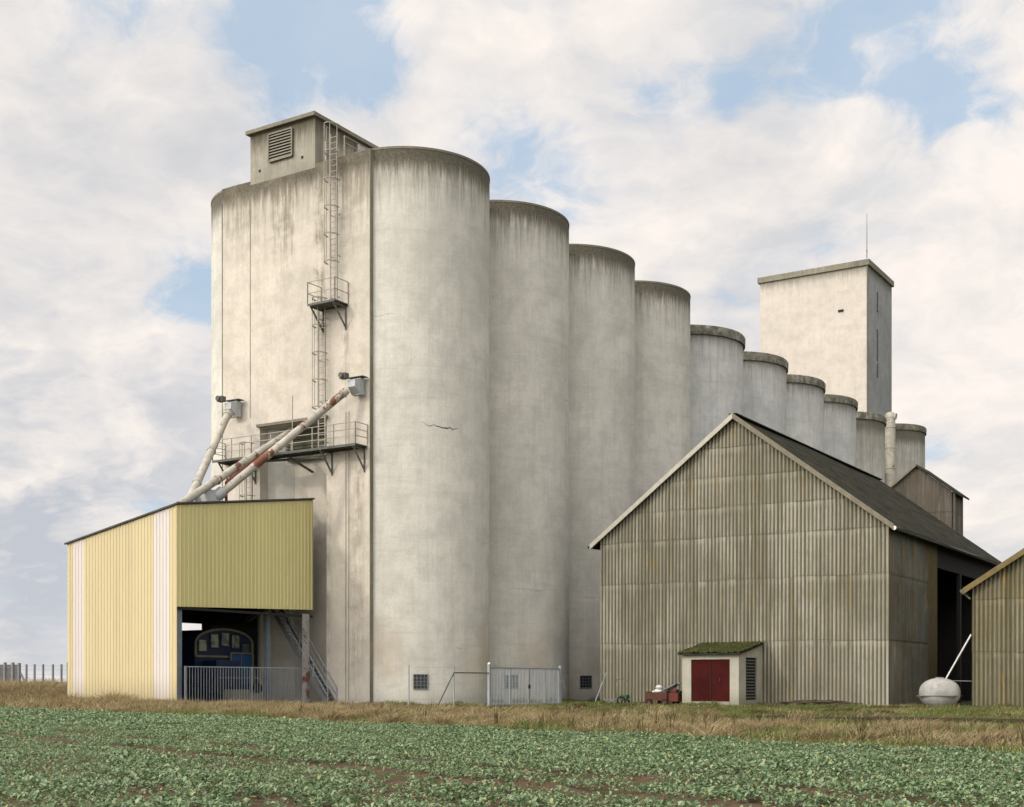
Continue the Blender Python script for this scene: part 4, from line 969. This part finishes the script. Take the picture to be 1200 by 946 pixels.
# dry grass band
def sample(n, u0, u1, d0, d1):
    u = RNG.uniform(u0, u1, n); d = RNG.uniform(d0, d1, n)
    return BP.x+BT.x*u+BN.x*d, BP.y+BT.y*u+BN.y*d, u, d
def inview(X, Y, m_=.06): return (Y > 3)&(np.abs(X/Y) < .394+m_)
X, Y, u, d = sample(420000, -18, 95, -.6, 12)
prob = np.clip(1.15-np.abs(d-3.4)/ (3.2+1.5*vnoise(X, Y, 3.0, 5)), 0, 1)*(.25+.95*vnoise(X, Y, 1.1, 3))
edge = vnoise(X, Y, 1.6, 8)*1.6-.6
k = (RNG.random(len(X)) < prob*1.3)&(d > edge-.2)&free(X, Y)&inview(X, Y)
X, Y, u, d = X[k], Y[k], u[k], d[k]
pat = vnoise(X, Y, 1.3, 21)
H = (.12+.16*RNG.random(len(X))+.34*pat)*np.clip(.42+d*.22, .3, 1)*np.clip(.85+(Y-40)*.012, .8, 1.2)
H *= 1+1.0*np.clip((-X-13)/8, 0, 1)
blades('dry_grass', X, Y, H, .020+.0002*Y, 1.1, M['dry'], 'tall tan dry grass band between the green field and the buildings')
fx = []
for x0, y0, x1, y1 in ((-35.0,65.2,-28.7,65.2),(-25.2,65.1,-18.7,65.2),(-14.7,65.8,-8,65.8),(-28.5,62.0,-25.3,62.0),(-46.3,43.7,-54.1,43.7),(-42.4,53.4,-46,53.4),(-17.4,65.0,-15.2,64.9)):
    n = int(260*math.hypot(x1-x0, y1-y0)); tt = RNG.random(n); fx.append(np.stack([x0+(x1-x0)*tt+RNG.normal(0, .12, n), y0+(y1-y0)*tt-np.abs(RNG.normal(0, .22, n))], -1))
for i in range(4):
    n = 2600; a_ = RNG.uniform(0, 2.6, n); rr_ = SR+.05+np.abs(RNG.normal(0, .3, n)); fx.append(np.stack([SX+rr_*np.sin(a_), SY+SP*i-rr_*np.cos(a_)], -1))
fx = np.concatenate(fx); Xs, Ys = fx[:, 0]*CA+fx[:, 1]*SA, -fx[:, 0]*SA+fx[:, 1]*CA
k = vnoise(Xs, Ys, 1.4, 19) > .35; Xs, Ys = Xs[k], Ys[k]
blades('wall_foot_grass', Xs, Ys, .10+.45*RNG.random(len(Xs))*vnoise(Xs, Ys, .9, 12), .035, .7, M['green'], 'rough grass and weeds growing along the feet of the walls')
# sparser dry stems elsewhere near the buildings
X, Y, u, d = sample(150000, -25, 60, 7, 34)
pn = vnoise(X, Y, 2.2, 33)
k = free(X, Y)&inview(X, Y)&(RNG.random(len(X)) < np.clip((pn-.55)*2.0, 0, .6))
X, Y, d = X[k], Y[k], d[k]; H = (.10+.14*RNG.random(len(X))+.16*vnoise(X, Y, 1.2, 2))
blades('dry_tufts', X, Y, H, .022+.0002*Y, .9, M['dry'], 'scattered dry tufts in the yard grass before the barn and silos')
X, Y, u, d = sample(480000, -25, 62, .5, 36)
k = free(X, Y)&inview(X, Y)&(RNG.random(len(X)) < .35+.65*vnoise(X, Y, 1.7, 9))
X, Y, d = X[k], Y[k], d[k]; H = .07+.13*RNG.random(len(X))+.10*vnoise(X, Y, 1.0, 4)
blades('green_grass', X, Y, H, .020+.00025*Y, .8, M['green'], 'short green grass of the yard in front of the barn and silos')
# taller brush left of the shed
n = 42000; X = RNG.uniform(-48, -21, n); Y = RNG.uniform(62, 88, n)
k = free(X, Y)&inview(X, Y)&(dist_edge(X, Y) > 1.0)&(RNG.random(n) < .4+.6*vnoise(X, Y, 1.5, 14)); X, Y = X[k], Y[k]
H = .22+.2*RNG.random(len(X))+.32*vnoise(X, Y, 1.4, 6)
blades('dry_brush', X, Y, H, .04, .8, M['dry'], 'brown dry brush on the low bank left of the cream shed')
# dark seed-head weeds (docks)
X, Y, u, d = sample(1400, -10, 80, 1, 9); k = free(X, Y)&inview(X, Y)&(RNG.random(1400) < .35); X, Y = X[k], Y[k]
vs = []; rep = 7
Xw = np.repeat(X, rep)+RNG.normal(0, .05, len(X)*rep); Yw = np.repeat(Y, rep)+RNG.normal(0, .05, len(X)*rep)
Hh = np.repeat(.35+.4*RNG.random(len(X)), rep)*RNG.uniform(.5, 1.05, len(Xw))
blades('dock_weed', Xw, Yw, Hh, .022, .35, M['weed'], 'dark brown dead dock stems standing in the dry grass')
X, Y, u, d = sample(70000, -18, 95, -.3, 9)
k = free(X, Y)&inview(X, Y)&(vnoise(X, Y, 2.3, 55) > .56)&(RNG.random(len(X)) < .8)
X, Y = X[k], Y[k]; H = .10+.22*RNG.random(len(X))+.18*vnoise(X, Y, 1.0, 66)
blades('verge_weeds', X, Y, H, .03, 1.0, M['green'], 'green weeds growing through the dry grass along the field edge')
# separate leaning tussocks
nt = 420; X, Y, u, d = sample(nt, -18, 90, .6, 10); k = free(X, Y)&inview(X, Y); X, Y = X[k], Y[k]
rep = 130; Hs = np.repeat(.30+.34*RNG.random(len(X))*np.clip(1.1-(45-Y)*.015, .6, 1.2), rep)
blades('grass_tussocks', np.repeat(X, rep)+RNG.normal(0, .14, len(X)*rep), np.repeat(Y, rep)+RNG.normal(0, .14, len(X)*rep), Hs*RNG.uniform(.5, 1.1, len(Hs)), .024, 1.7, M['dry'], 'pale straw tussocks standing out of the dry grass band')
X, Y, u, d = sample(260, -20, 60, 9, 33); k = free(X, Y)&inview(X, Y); X, Y = X[k], Y[k]
Hs = np.repeat(.16+.22*RNG.random(len(X)), rep)
blades('yard_tussocks', np.repeat(X, rep)+RNG.normal(0, .2, len(X)*rep), np.repeat(Y, rep)+RNG.normal(0, .2, len(X)*rep), Hs*RNG.uniform(.5, 1.1, len(Hs)), .026, 1.4, M['weed'], 'brown weed tussocks scattered in the yard grass')
# ---- crop: rosettes of broad leaves
def crop(n, d0, d1, u0, u1, leaves, size, hseed):
    X, Y, u, d = sample(n, u0, u1, d0, d1)
    k = inview(X, Y, .05)&(Y > 10.5); X, Y, u, d = X[k], Y[k], u[k], d[k]
    cover = .58+.62*vnoise(X, Y, 1.5, 41)
    tr = np.exp(-((d+11.6+.10*np.sin(u*.9))/.55)**2)+np.exp(-((d+9.7+.1*np.sin(u*.8))/.42)**2)*.85+np.exp(-((d+15.2)/.15)**2)*.4+.5*(vnoise(X, Y, .9, 77) > .80)
    k = RNG.random(len(X)) < cover*(1-np.clip(tr, 0, 1)*1.02)
    X, Y, d = X[k], Y[k], d[k]
    edge = vnoise(X, Y, 1.6, 8)*1.6-.6; k = d < edge+.4; X, Y, d = X[k], Y[k], d[k]
    vig = .60+.75*vnoise(X, Y, .8, 90)
    Xr = np.repeat(X, leaves); Yr = np.repeat(Y, leaves); V = np.repeat(vig, leaves); n = len(Xr)
    az = RNG.uniform(0, 2*pi, n); L = size*V*RNG.uniform(.6, 1.25, n); elev = RNG.uniform(.15, 1.25, n); w = L*RNG.uniform(.36, .52, n)
    dx, dy = np.cos(az), np.sin(az); ce, se = np.cos(elev), np.sin(elev); e2 = elev-RNG.uniform(.3, 1.0, n); c2_, s2_ = np.cos(e2), np.sin(e2)
    px_, py_ = -dy, dx; zb_ = -.08+.015*RNG.random(n)+.05*V*RNG.random(n)
    Xr = Xr+RNG.normal(0, .02, n); Yr = Yr+RNG.normal(0, .02, n); roll = RNG.uniform(-.35, .35, n)*w
    def pt(r1, r2, side, fold=.0):
        return np.stack([Xr+dx*(ce*r1+c2_*r2)*L+px_*side*w, Yr+dy*(ce*r1+c2_*r2)*L+py_*side*w, zb_+(se*r1+s2_*r2)*L+fold*w+side*roll], -1)
    v = np.stack([pt(.1, 0, 0), pt(.5, 0, -.5, .16), pt(.5, 0, .0, 0), pt(.5, 0, .5, .16), pt(.5, .3, -.42, .12), pt(.5, .3, 0, 0), pt(.5, .3, .42, .12), pt(.5, .55, 0, .05)], 1).reshape(-1, 3)
    k = np.arange(n)[:, None]*8
    f = np.concatenate([k+np.array([a]) for a in ([0,1,2],[0,2,3],[1,4,5],[1,5,2],[2,5,6],[2,6,3],[4,7,5],[5,7,6])], 0)
    return v, f
parts = [crop(74000, -24, -8, -16, 30, 7, .068, 0), crop(72000, -8, .9, -18, 40, 6, .078, 1), crop(52000, -26, 1.0, 25, 80, 4, .115, 2)]
vv = []; ff = []; o_ = 0
for v, f in parts: vv.append(v); ff.append(f+o_); o_ += len(v)
oc = fromarr('crop_plants', np.concatenate(vv), np.concatenate(ff), M['crop'], 3)
oc['kind'] = 'stuff'; oc['label'] = 'low blue green oilseed leaves covering the field in the foreground'
for o in bpy.data.objects:
    if o.get('kind') == 'stuff' and 'label' in o: pass
